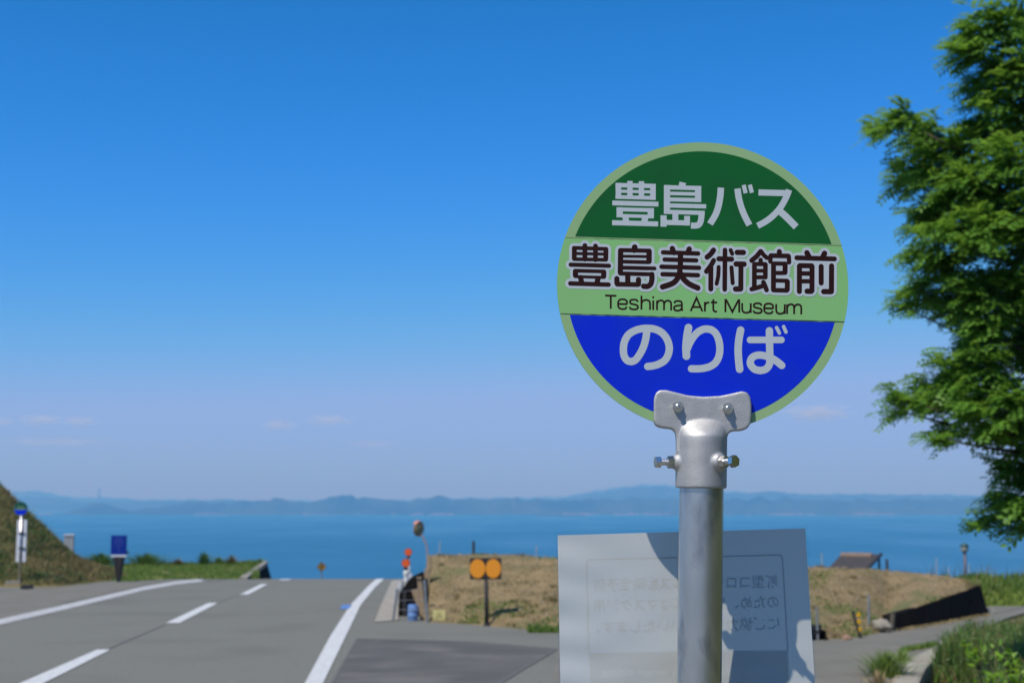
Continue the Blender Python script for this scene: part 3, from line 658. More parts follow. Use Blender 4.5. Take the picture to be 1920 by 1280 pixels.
# twin amber reflector board
base = G(913, 1173); Yb = base.y
root = empty('reflector_sign', base, 'black board with two big round amber reflectors on a black post', 'sign')
bm = bmesh.new(); a, e = P(881, 1045.5, Yb), P(940, 1085.5, Yb); box(bm, (a.lerp(e, .5)), e.x - a.x, .03, a.z - e.z, 0, .006); bd = obj('board', bm, m_black, root)
for px in (895.4, 924.8):
    bm = bmesh.new(); c = P(px, 1065.3, Yb - .016); rx, rz_ = 14.2 / 2667 * Yb, 17.4 / 2667 * Yb
    ps = [Vector((c.x + rx * math.cos(t), c.y, c.z + rz_ * math.sin(t))) for t in np.linspace(0, 2 * math.pi, 40, endpoint=False)]
    prism(bm, [p + Vector((0, -.012, 0)) for p in ps], ps); obj('lens', bm, m_amber, bd)
bm = bmesh.new(); tube(bm, [(base.x, Yb + .02, base.z - .05), (P(911.5, 1085, Yb).x, Yb + .02, P(911.5, 1085, Yb).z)], .032, 12); obj('post', bm, m_black, root, True)
bm = bmesh.new(); tube(bm, [(base.x, Yb + .02, base.z - .01), (base.x, Yb + .02, base.z + .05)], [.06, .045], 14); obj('foot', bm, m_black, root)
# posts on and behind the field
def stake(name, px, pt_, Y, wpx, mat, lb, pb=None, pxt=None, group=None, cat='post'):
    t_ = P(pxt or px, pt_, Y); b_ = P(px, pb, Y) if pb else Vector((t_.x, Y, road_z(t_.x, Y) - .3))
    bm = bmesh.new(); r_ = wpx / 2 / 2667 * Y; tube(bm, [b_, t_], [r_, r_ * .92], 8)
    o = obj(name, bm, mat, loc=b_); return setp(o, lb, cat, group)
stake('stub_post', 888, 1014, 34, 5.5, m_darkpost, 'dark stub post rising behind the crest of the field above the amber reflectors')
stake('stub_post', 1663, 1048, 60, 5.5, m_darkpost, 'dark stub post just right of the slanting roof')
m_rod = M('pale_rod', (.34, .38, .36), (.28, .31, .3), scale=8, rough=.6)
for (px, pxt, pt_, lb) in [(816, 826, 1014, 'thin leaning pale rod beside the brown boxed pillar'), (1006, 1006, 1022, 'thin pale rod left of the white notice, behind the field'), (1541, 1541, 1036, 'thin pale rod right of the white notice, left of the roof'), (1757, 1756, 1045, 'thin pale rod midway between the roof and the garden lamp'), (1779, 1779, 1062, 'short thin pale rod left of the garden lamp'), (1818, 1817, 1056, 'thin pale rod just right of the garden lamp')]:
    stake('rod', px, pt_, 30, 2.2, m_rod, lb, pb=1100, pxt=pxt, group='thin rods of the field fence', cat='rod')
b_ = G(1629, 1191); stake('fence_post', 1629, 1115, 21.2, 5, m_greysteel, 'grey steel fence post standing up the slope behind the yellow reflectors', pb=1172, group='grey posts of the field fence')
stake('fence_post', 1534, 1137, 19.7, 4.6, m_greysteel, 'grey steel fence post at the right edge of the white notice', pb=1202, pxt=1531, group='grey posts of the field fence')
# reflector marker with three yellow squares
Yk = 20.0; base = G(1601, 1191); root = empty('reflector_marker', base, 'dark roadside stake with three yellow reflectors on its right side', 'marker')
bm = bmesh.new(); tube(bm, [(base.x, Yk, base.z - .08), P(1599, 1145, Yk)], .019, 8); obj('stake', bm, m_darkpost, root)
for px, py in ((1610, 1152), (1611, 1165), (1612, 1179.5)):
    bm = bmesh.new(); q = P(px, py, Yk - .01); box(bm, q, .06, .02, .065, .1, .012); o = obj('reflector', bm, M('yellow_reflector', (.72, .42, .02), (.6, .34, .015), scale=40, rough=.35), root)
    bm = bmesh.new(); p0 = P(1600, py, Yk); tube(bm, [p0, q], .006, 5); obj('bracket', bm, m_darkpost, root)
# drain mouth beside the notice
root = empty('drain_box', G(1537, 1200), 'open dark concrete drain mouth beside the right edge of the notice', 'drain')
q = G(1537, 1200); bm = bmesh.new()
box(bm, (q.x, q.y + .35, q.z + .125), .20, .05, .11, 0); obj('back_wall', bm, m_black, root)
for s in (-1, 1): bm = bmesh.new(); box(bm, (q.x + s * .085, q.y + .16, q.z + .055), .025, .33, .11, 0, .004); obj('side_wall', bm, m_darkwall, root)
bm = bmesh.new(); box(bm, (q.x, q.y + .17, q.z + .118), .20, .32, .016, 0, .003); obj('cover', bm, m_darkwall, root)
# small roof of the hut down the slope
Ya1, Ya0 = 72.5, 69.5
root = empty('hut', (P(1605, 1060, 71).x, 71, road_z(20, 71)), 'small open hut with a slanting dark shingle roof down the slope behind the field', 'hut')
A = [P(1578, 1037.5, Ya1), P(1651, 1038.5, Ya1), P(1625, 1066, Ya0), P(1555, 1063, Ya0)]
bm = bmesh.new(); prism(bm, A, [p - Vector((0, 0, .1)) for p in A]); rf = obj('roof', bm, M('dark_shingles', (.035, .03, .028), (.07, .055, .045), scale=3, rough=.8, stretch=(1, 5, 1)), root)
A = [P(1577, 1036, Ya1 - .1), P(1636, 1037, Ya1 - .1), P(1633, 1043, Ya1 - .6), P(1575, 1042, Ya1 - .6)]
bm = bmesh.new(); prism(bm, [p + Vector((0, 0, .03)) for p in A], [p - Vector((0, 0, .03)) for p in A]); obj('ridge_board', bm, M('pale_ridge', (.22, .15, .10), (.17, .12, .085), scale=4, rough=.8), rf)
A = [P(1651, 1036.5, Ya1), P(1655, 1037.5, Ya1), P(1628, 1066, Ya0), P(1624, 1065, Ya0)]
bm = bmesh.new(); prism(bm, [p + Vector((0, 0, .03)) for p in A], [p - Vector((0, 0, .08)) for p in A]); obj('barge_board', bm, m_darkpost, rf)
for px, Y_ in ((1648, Ya1 - .3), (1586, Ya1 - .3), (1622, Ya0 + .3), (1561, Ya0 + .3)):
    t_ = P(px, 1043 if Y_ > 71 else 1066, Y_); bm = bmesh.new(); tube(bm, [(t_.x, Y_, road_z(t_.x, Y_) - .2), t_], .06, 8); obj('post', bm, m_darkpost, root)
# garden lamp
Yl = 33; c = P(1808.5, 1026, Yl); root = empty('garden_lamp', (c.x, Yl, road_z(c.x, Yl)), 'slim garden lamp with a green cap at the right end of the field', 'lamp')
bm = bmesh.new(); tube(bm, [(c.x, Yl, road_z(c.x, Yl) - .1), (c.x, Yl, c.z - .10)], .034, 12); obj('post', bm, M('dark_grey_post', (.07, .065, .08), (.09, .08, .1), scale=9, rough=.5), root, True)
bm = bmesh.new(); tube(bm, [(c.x, Yl, c.z - .10), (c.x, Yl, c.z - .085), (c.x, Yl, c.z - .03), (c.x, Yl, c.z + .03)], [.045, .075, .085, .08], 18); obj('lantern', bm, M('frosted_lamp', (.30, .33, .27), (.24, .26, .22), scale=15, rough=.3), root, True)
bm = bmesh.new(); tube(bm, [(c.x, Yl, c.z + .03), (c.x, Yl, c.z + .045), (c.x, Yl, c.z + .085), (c.x, Yl, c.z + .1)], [.103, .103, .06, .02], 18); obj('cap', bm, M('green_cap', (.03, .09, .08), (.025, .075, .07), scale=15, rough=.4), root, True)
# hedge and rough ground past the wall
def weed(name, c, w, h, n, mat, label, seed, group=None, cat='weed', leaf=.03, stemn=6):
    root = empty(name, c, label, cat, group); r = random.Random(seed); V, F = [], []; bm = bmesh.new()
    for s in range(stemn):
        a = r.uniform(0, 6.3); o_ = Vector((math.cos(a), math.sin(a), 0)) * w * .5 * r.random() ** .5
        b0 = Vector(c) + o_ * .35 - Vector((0, 0, .03)); t_ = Vector(c) + o_ + Vector((0, 0, h * r.uniform(.6, 1)))
        md_ = b0.lerp(t_, .5) - o_ * .1; tube(bm, [b0, md_, t_], [.006, .005, .002], 5)
        for k in range(n // stemn):
            f = r.uniform(.2, 1); p = b0.lerp(t_, f); leaf_cloud(V, F, p, leaf * 1.6, leaf * 1.6, leaf, 1, leaf, r, .8, .5)
    pyobj('foliage', V, F, mat, root); obj('stem', bm, m_twig, root); return root
q = G(1868, 1134); rows = []
bm_rows = []
for t in np.linspace(0, 1, 10):
    bm_rows.append([tuple(Vector((x, 28.2 + t * 3.2 , road_z(x, 28.2 + t * 3.2) + .05 - .12 + .52 * math.sin(math.pi * t) ** .6 * (1 if x > 9.5 else ss(8.2, 9.5, x)) + .05 * mnoise.noise(Vector((x * 2, t * 4, 0)))))) for x in np.arange(8.4, 10.9, .25)])
rows_mesh('grass_mound', bm_rows, m_ledge)['kind'] = 'structure'
blades('mound_grass', surf_pts(bm_rows, 3500, r1), lf_green, (.08, .26), .014, .5, 'green grass on the low mound past the black wall', seed=12)
pts = [(r1.uniform(8.8, 11.6), r1.uniform(29, 31), 0) for _ in range(160)]
blades('mound_reeds', [(x, y, road_z(x, y) + .3) for x, y, _ in pts], lf_drydark, (.25, .6), .008, .3, 'thin brown reeds standing out of the mound past the black wall', seed=13)
drape('concrete_slab', [((1852, 1122), (1862, 1150)), ((1880, 1120), (1900, 1142)), ((1915, 1118), (1935, 1132))], .01, m_concrete, across=3)

# ------------------------------------------------------------------ right-hand verge: weeds, tuft
lf_bright = leafmat('bright_young_leaves', (.20, .36, .025), (.15, .30, .02), 6, .4, .5)
lf_weed = leafmat('weed_leaves', (.10, .185, .032), (.07, .14, .026), 3, .3, .55)
r3 = random.Random(44); pts = []
while len(pts) < 13000:
    y = r3.uniform(12, 19.6); x = ditch_x(y) + (.34 if y < 16.2 else .04) + abs(r3.gauss(0, 1.1))
    if x / y > .52: continue
    if y > 16.3 or r3.random() < .2 + .8 * ss(.4, .75, x - ditch_x(y)): pts.append((x, y, ground_z(x, y)))
blades('verge_weeds', pts[:8800], lf_weed, (.08, .38), .009, .55, 'mixed green weeds filling the ditch bank at the lower right', cat='weeds', seed=14)
blades('verge_straw', pts[8800:10400], lf_dry, (.15, .42), .005, .5, 'brown stalks among the weeds of the ditch bank', cat='weeds', seed=15)
blades('verge_sprouts', pts[10400:], lf_green, (.1, .34), .011, .7, 'lighter green blades among the weeds of the ditch bank', cat='weeds', seed=16)
V, F = [], []
for p in pts[:2000]:
    leaf_cloud(V, F, (p[0], p[1], p[2] + r3.uniform(.06, .3)), .06, .06, .05, 3, .028, r3, .8)
setp(pyobj('verge_leaves', V, F, lf_weed), 'small broad leaves among the weeds of the ditch bank', 'weeds', kind='stuff')
for k, (px, py, Y, wpx, hpx, lb) in enumerate([(1842, 1236, 11.6, 55, 46, 'bright lime green leafy plant, leftmost in the ditch bank weeds'), (1898, 1246, 11.2, 60, 38, 'bright lime green leafy plant at the right edge of the picture, middle height'), (1905, 1282, 10.6, 60, 40, 'bright lime green leafy plant in the lower right corner'), (1850, 1290, 10.9, 34, 40, 'small lime green leafy plant lowest in the ditch bank weeds')]):
    q = P(px, py, Y); c = (q.x, Y, max(ground_z(q.x, Y), q.z - .05))
    weed('leafy_plant', c, wpx / 2667 * Y, hpx / 2667 * Y * 1.1, 70, lf_bright, lb, 60 + k, 'lime green leafy plants in the ditch bank', 'plant', .038, 6)
q = G(1664, 1268)
grassy('grass_tuft', (q.x, q.y, q.z), .42, .34, 330, lf_green, 'green and straw grass tuft growing out of the side road edge', 71, cat='grass tuft', bw=.006)
for k, (px, py, w_, h_, lb) in enumerate([(1648, 1295, .22, .26, 'low grass tuft in front of the big roadside tuft'), (1690, 1240, .25, .2, 'small grass tuft just behind the big roadside tuft')]):
    q = G(px, py); grassy('grass_tuft', (q.x, q.y, q.z), w_, h_, 120, lf_green if k else lf_dry, lb, 72 + k, cat='grass tuft', bw=.006)
rows = []
for y in np.arange(12.5, 22, .3):
    xd = ditch_x(y); z = road_z(xd, y); rows.append([(xd - .28, y, z + .002), (xd - .27, y, z + .022), (xd - .02, y, z + .024), (xd + .01, y, z + .012), (xd + .01, y, z - .7)])
rows_mesh('ditch_edging', rows, m_concrete, smooth=False)['kind'] = 'structure'
pts = []
for _ in range(500):
    px = r1.uniform(1690, 1760); q = G(px, np.interp(px, [1690, 1760], [1222, 1210]) + r1.gauss(0, 1.2)); pts.append((q.x, q.y, q.z))
blades('crack_grass', pts, lf_green, (.02, .09), .007, .7, 'thin line of grass growing along the joint of the side road', seed=17)
pts = []
for _ in range(700):
    px = r1.uniform(1680, 1856); q = G(px, np.interp(px, [p[0] for p in WB], [p[1] for p in WB]) + abs(r1.gauss(0, 1.5))); pts.append((q.x, q.y, q.z))
blades('wall_foot_grass', pts, lf_dry, (.01, .05), .01, 1, 'dry straw along the foot of the black retaining wall', seed=18)
# grass on the bank to the right of the camera (seen mirrored in the pole)
pts = [(r3.uniform(3.3, 9), r3.uniform(-8, 8), 0) for _ in range(15000)]
blades('bank_grass', [(x, y, ground_z(x, y)) for x, y, _ in pts], lf_green, (.2, .5), .02, .6, 'green grass on the bank beside the road', seed=19)

# ------------------------------------------------------------------ tree on the right
YT = 13.0
clumps = [(1855, 45, 70), (1815, 95, 42), (1905, 130, 75), (1880, 215, 75), (1850, 170, 50), (1905, 300, 70), (1835, 250, 35),
 (1690, 225, 42), (1735, 250, 52), (1655, 242, 26), (1722, 320, 48), (1700, 340, 34), (1775, 290, 60), (1785, 350, 70), (1850, 350, 85), (1740, 410, 55), (1800, 440, 80), (1880, 430, 90), (1715, 470, 30), (1760, 500, 50), (1900, 520, 80),
 (1725, 545, 42), (1695, 575, 28), (1812, 556, 50), (1850, 560, 85), (1838, 612, 46), (1890, 640, 85), (1830, 690, 78), (1805, 690, 48), (1740, 735, 46), (1700, 750, 36), (1675, 768, 22), (1800, 750, 52), (1860, 760, 70), (1790, 810, 36), (1755, 822, 24), (1850, 800, 26), (1910, 770, 60),
 (1895, 875, 42), (1910, 935, 46), (1880, 950, 32), (1850, 970, 24), (1832, 982, 14), (1912, 985, 22)]
off = [(2000, 60, 110), (2010, 240, 120), (2010, 430, 130), (2020, 620, 130), (2000, 800, 110), (1990, 930, 80), (2140, 120, 140), (2150, 350, 150), (2160, 560, 150), (2150, 760, 130), (2280, 250, 150), (2290, 480, 160), (2280, 700, 130), (2000, -90, 110), (2130, -120, 130), (2250, -20, 130)]
lf_tree = leafmat('tree_leaves', (.085, .205, .020), (.15, .32, .034), 9, .45, .5)
r4 = random.Random(99)
tx_, ty_ = P(2120, 640, YT + .6).x, YT + .6
gz = ground_z(tx_, ty_); root = empty('leafy_tree', (tx_, ty_, gz), 'tall feathery green tree reaching in from the right edge of the picture', 'tree')
V, F = [], []; tw = bmesh.new()
def spray(p, d, L):
    """a feathery compound leaf: paired leaflets along a drooping rachis"""
    d = d.normalized(); d = Vector((d.x, d.y, max(-.25, min(.45, d.z)))); d = (d if Vector((d.x, d.y, 0)).length > .35 else Vector((-.8, -.3, d.z))).normalized(); side = d.cross(Vector((0, 0, 1)));
    if side.length < .1: side = Vector((1, 0, 0))
    side.normalize(); k = 6; roll = r4.uniform(-.7, .7); upv = side.cross(d); side = side * math.cos(roll) + upv * math.sin(roll)
    for j in range(1, k + 1):
        f = j / k; c = p + d * L * f + Vector((0, 0, -.35 * L * f * f)); dd_ = (d + Vector((0, 0, -.7 * f))).normalized()
        ll = L * .33 * (1 - .45 * abs(f - .45)); w = ll * .31
        for s in (-1, 1):
            a = (side * s + dd_ * .45 + Vector((0, 0, r4.uniform(-.35, .2)))).normalized(); e = c + a * ll; m_ = c + a * ll * .5; i = len(V)
            V.extend([c, m_ + dd_ * w, e, m_ - dd_ * w]); F.append((i, i + 1, i + 2, i + 3))
for (px, py, rp) in clumps + off:
    big = px > 1960; Y = YT + r4.uniform(-.5, .5) + (r4.uniform(-.9, .9) if big else 0)
    c = P(px, py, Y); R_ = rp / 2667 * Y
    vis = max(3, int((rp / 40) ** 2.05 * (18 if not big else 9)))
    out = Vector((c.x - tx_, (c.y - ty_), .2)).normalized()
    for b in range(vis):
        v_ = Vector((r4.gauss(0, 1), r4.gauss(0, 1), r4.gauss(0, .8))).normalized() * r4.random() ** .45
        p0 = c + Vector((v_.x * R_, v_.y * R_ * 1.1, v_.z * R_ * .8))
        d0 = (out * .8 + v_ * .9 + Vector((0, 0, .15))).normalized()
        L = r4.uniform(.09, .2)
        for s in range(4):
            d1 = (d0 + Vector((r4.gauss(0, .5), r4.gauss(0, .5), r4.gauss(0, .25)))); spray(p0 + d0 * L * .3 * s - d0 * .15, d1, r4.uniform(.15, .25) * (1.5 if big else 1))
    hub = Vector((tx_, ty_, max(gz + 1.6, c.z - .4 * abs(c.x - tx_) - .3)))
    mid = hub.lerp(c, .55) + Vector((0, 0, .12)); tube(tw, [hub, mid, c], [.03, .018, .006], 6)
pyobj('crown', V, F, lf_tree, root)
bm = bmesh.new(); tube(bm, [(tx_ + .05, ty_, gz - .3), (tx_, ty_, gz + 1), (tx_ + .05, ty_, gz + 2.6), (tx_ - .02, ty_, gz + 4.5), (tx_, ty_, gz + 6.2)], [.19, .15, .12, .08, .03], 14)
m_bark = M('bark', (.10, .08, .055), (.06, .05, .035), scale=14, rough=.95, bump=.8, bscale=30, stretch=(1, 1, .3))
tk = obj('trunk', bm, m_bark, root, True); obj('limbs', tw, m_bark, root, True)

# ------------------------------------------------------------------ the near bus stop sign
YA = 1.985                      # axis of the pole
def S(px, py, n): return P(px, py, YA - n)       # a point n metres in front of the pole's axis
p1, p0 = S(1315.5, 920, 0), S(1311.0, 1280, 0)
adir = (p1 - p0).normalized(); foot = p0 - adir * ((p0.z + .03) / adir.z)
DEPTH = 2.0; K = DEPTH / 2667
stop = empty('bus_stop_sign', foot, 'large round green and blue bus stop sign on a galvanised pole in the foreground', 'bus stop', 'bus stop signs')
ztop = S(1316, 822, 0)
bm = bmesh.new(); tube(bm, [foot - adir * .2, foot + adir * .6, p0, p1, p1 + adir * ((ztop.z - p1.z) / adir.z)], 40.6 * K, 64); obj('pole', bm, m_galv, stop, True)
# disc
DF = .005
CX, CY, RP = 1317.5, 534.0, 273.2
cw = S(CX, CY, DF); R = (S(CX + RP, CY, DF) - S(CX - RP, CY, DF)).length / 2
bm = bmesh.new(); n_ = 160
ci = [Vector((cw.x + R * math.cos(t), 0, cw.z + R * math.sin(t))) for t in np.linspace(0, 2 * math.pi, n_, endpoint=False)]
yf = YA - DF
fr_v = [bm.verts.new((p.x, yf, p.z)) for p in ci]; bk_v = [bm.verts.new((p.x, yf + .003, p.z)) for p in ci]
f1 = bm.faces.new(fr_v); f2 = bm.faces.new(bk_v[::-1])
sides = [bm.faces.new((fr_v[k], bk_v[k], bk_v[(k + 1) % n_], fr_v[(k + 1) % n_])) for k in range(n_)]
for f in sides: f.material_index = 1
dsc = obj('sign_disc', bm, [m_rim, m_edge], stop)
def wpt(px, py, n): return S(px, py, n)
def inpoly_segment(name, y_line, keep_up, rpx, n, mat):
    """part of the disc cut off by a straight seam: y_line = (x0,y0,x1,y1) in the picture"""
    a, b_ = S(y_line[0], y_line[1], n), S(y_line[2], y_line[3], n); r_ = R * rpx; c = Vector((cw.x, YA - n, cw.z))
    d = (b_ - a); d.normalize(); nv = Vector((-d.z, 0, d.x)) * (1 if keep_up else -1)
    ps = [c + Vector((math.cos(t), 0, math.sin(t))) * r_ for t in np.linspace(0, 2 * math.pi, 400)]
    ps = [p for p in ps if (p - a).dot(nv) > 0]
    # rotate the list so that the gap is at the ends
    gap = max(range(len(ps)), key=lambda k: (ps[k] - ps[k - 1]).length); ps = ps[gap:] + ps[:gap]
    def hit(p):
        return p
    # exact chord ends
    m_ = a + d * (c - a).dot(d); h2 = r_ * r_ - (c - m_).length ** 2; e1, e2 = m_ + d * math.sqrt(h2), m_ - d * math.sqrt(h2)
    if (ps[0] - e1).length > (ps[0] - e2).length: e1, e2 = e2, e1
    bm = bmesh.new(); bm.faces.new([bm.verts.new(p) for p in [e1] + ps + [e2]]); return obj(name, bm, mat, dsc)
UP = (1078, 443.5, 1562, 458.0); LO = (1066, 590.0, 1570, 604.5)
inpoly_segment('upper_panel', UP, True, (RP - 17.5) / RP, DF + .00012, m_green)
inpoly_segment('lower_panel', LO, False, (RP - 17.5) / RP, DF + .00012, m_blue)
# band: the strip between the two seams over the full width of the disc
def chord(line, n, rr_):
    a, b_ = S(line[0], line[1], n), S(line[2], line[3], n); c = Vector((cw.x, YA - n, cw.z)); d = (b_ - a).normalized()
    m_ = a + d * (c - a).dot(d); h = math.sqrt(rr_ * rr_ - (c - m_).length ** 2); return m_ - d * h, m_ + d * h
n = DF + .00008; rb = R * .9985
uL, uR = chord((1078, 446, 1562, 460), n, rb); lL, lR = chord((1066, 588.5, 1570, 603), n, rb); c = Vector((cw.x, YA - n, cw.z))
def arc(p, q, k=24):
    a0, a1 = math.atan2(p.z - c.z, p.x - c.x), math.atan2(q.z - c.z, q.x - c.x)
    if a1 - a0 > math.pi: a1 -= 2 * math.pi
    if a0 - a1 > math.pi: a1 += 2 * math.pi
    return [c + Vector((math.cos(a0 + (a1 - a0) * t / k), 0, math.sin(a0 + (a1 - a0) * t / k))) * rb for t in range(k + 1)]
bm = bmesh.new(); bm.faces.new([bm.verts.new(p) for p in arc(uL, lL) + arc(lR, uR)]); obj('name_band', bm, m_band, dsc)
def seam(a, b_, w, n, mat):
    bm = bmesh.new(); d = (b_ - a); k = 60; r = random.Random(3)
    up = Vector((0, 0, 1)); tp, bt = [], []
    for i in range(k + 1):
        p = a + d * i / k; p.y = YA - n; ww = w * r.uniform(.4, 1.3); tp.append(bm.verts.new(p + up * ww / 2)); bt.append(bm.verts.new(p - up * ww / 2))
    for i in range(k): bm.faces.new((tp[i], tp[i + 1], bt[i + 1], bt[i]))
    return obj('seam', bm, mat, dsc)
seam(uL, uR, .0007, DF + .0002, m_seam); seam(lL, lR, .0013, DF + .0002, M('dark_seam', (.008, .03, .02), (.02, .06, .04), scale=80, rough=.7))
# ---- lettering: every glyph is drawn as strokes on the disc
class Ink:
    def __init__(s, n): s.bm = bmesh.new(); s.n = n; s.k = 0
    def stroke(s, pts, w, cap='butt', smooth=False, extra=0):
        if smooth and len(pts) > 2:
            o = []
            P_ = [pts[0]] + list(pts) + [pts[-1]]
            for i in range(1, len(P_) - 2):
                a, b_, c_, d_ = P_[i - 1], P_[i], P_[i + 1], P_[i + 2]
                for q in range(8):
                    t = q / 8; t2, t3 = t * t, t * t * t
                    o.append(tuple(.5 * (2 * b_[j] + (c_[j] - a[j]) * t + (2 * a[j] - 5 * b_[j] + 4 * c_[j] - d_[j]) * t2 + (3 * b_[j] - a[j] - 3 * c_[j] + d_[j]) * t3) for j in (0, 1)))
            o.append(pts[-1]); pts = o
        h = w / 2 + extra; pts = [np.array(p, float) for p in pts]; N = len(pts); s.k += 1; n = s.n + s.k * 2e-6
        dirs = [(pts[i + 1] - pts[i]) / (np.linalg.norm(pts[i + 1] - pts[i]) + 1e-9) for i in range(N - 1)]
        L, R_ = [], []
        for i in range(N):
            a = dirs[max(0, i - 1)]; b_ = dirs[min(N - 2, i)]; t = a + b_; t = t / (np.linalg.norm(t) + 1e-9); nn = np.array((-t[1], t[0])); na = np.array((-a[1], a[0]))
            m_ = min(2.5, 1 / max(.3, nn.dot(na))); L.append(pts[i] + nn * h * m_); R_.append(pts[i] - nn * h * m_)
        v = lambda q: s.bm.verts.new(S(q[0], q[1], n))
        LV = [v(q) for q in L]; RV = [v(q) for q in R_]
        for i in range(N - 1): s.bm.faces.new((LV[i], LV[i + 1], RV[i + 1], RV[i]))
        if cap == 'round':
            for c_, d_, a_, b_ in ((pts[0], -dirs[0], LV[0], RV[0]), (pts[-1], dirs[-1], RV[-1], LV[-1])):
                e = np.array((-d_[1], d_[0])); side = 1
                # from a_ round to b_ through c_+d_*h
                st = (L[0] if a_ is LV[0] else R_[-1]) - c_; u = st / (np.linalg.norm(st) + 1e-9)
                arc_ = [c_ + (u * math.cos(t) + d_ * math.sin(t)) * h for t in np.linspace(0, math.pi, 12)[1:-1]]
                s.bm.faces.new([a_] + [v(q) for q in arc_] + [b_])
    def done(s, name, mat): return obj(name, s.bm, mat, dsc)
def xf(ox, oy, sc): return lambda pts: [(ox + x * sc, oy + y * sc) for x, y in pts]
# upper line
A = xf(1140, 330, .09896); B = xf(1320, 330, .09896); sA = .09896
ink = Ink(DF + .0002)
for pts, w in [([(197, 131), (197, 433)], 105), ([(852, 150), (852, 454)], 105), ([(142, 172), (905, 191)], 82), ([(142, 397), (903, 417)], 72), ([(145, 287), (900, 303)], 57), ([(416, 95), (416, 430)], 102), ([(634, 100), (633, 440)], 102),
               ([(82, 510), (955, 533)], 90), ([(222, 592), (222, 783)], 118), ([(811, 607), (810, 803)], 118), ([(162, 630), (870, 648)], 74), ([(162, 749), (868, 768)], 64), ([(328, 765), (345, 860)], 115), ([(707, 775), (690, 870)], 118), ([(78, 884), (950, 908)], 94),
               ([(1118, 172), (1117, 718)], 117), ([(1060, 213), (1768, 231)], 82), ([(1708, 190), (1707, 495)], 118), ([(1115, 329), (1710, 342)], 66), ([(1115, 443), (1765, 456)], 76), ([(1115, 557), (1860, 576)], 80), ([(1060, 677), (1833, 699)], 80), ([(1418, 122), (1400, 200)], 126),
               ([(1053, 745), (1053, 960)], 116), ([(1277, 700), (1277, 880)], 112), ([(1499, 757), (1498, 938)], 110), ([(1053, 878), (1553, 890)], 95)]:
    ink.stroke(A(pts), w * sA)
ink.stroke(A([(1775, 665), (1768, 790), (1750, 875), (1712, 928), (1650, 940), (1572, 938)]), 114 * sA, 'butt', True)
ink.stroke(B([(321, 222), (306, 400), (272, 580), (215, 740), (114, 908)]), 122 * sA, 'butt', True)
ink.stroke(B([(635, 238), (657, 400), (700, 570), (765, 740), (861, 930)]), 120 * sA, 'butt', True)
ink.stroke(B([(752, 170), (790, 326)]), 78 * sA); ink.stroke(B([(868, 167), (909, 318)]), 78 * sA)
ink.stroke(B([(1033, 312), (1570, 326)]), 116 * sA)
ink.stroke(B([(1612, 262), (1560, 400), (1440, 610), (1300, 760), (1170, 860), (1016, 944)]), 118 * sA, 'butt', True)
ink.stroke(B([(1425, 655), (1560, 775), (1748, 965)]), 130 * sA, 'butt', True)
ink.done('route_lettering', m_white)
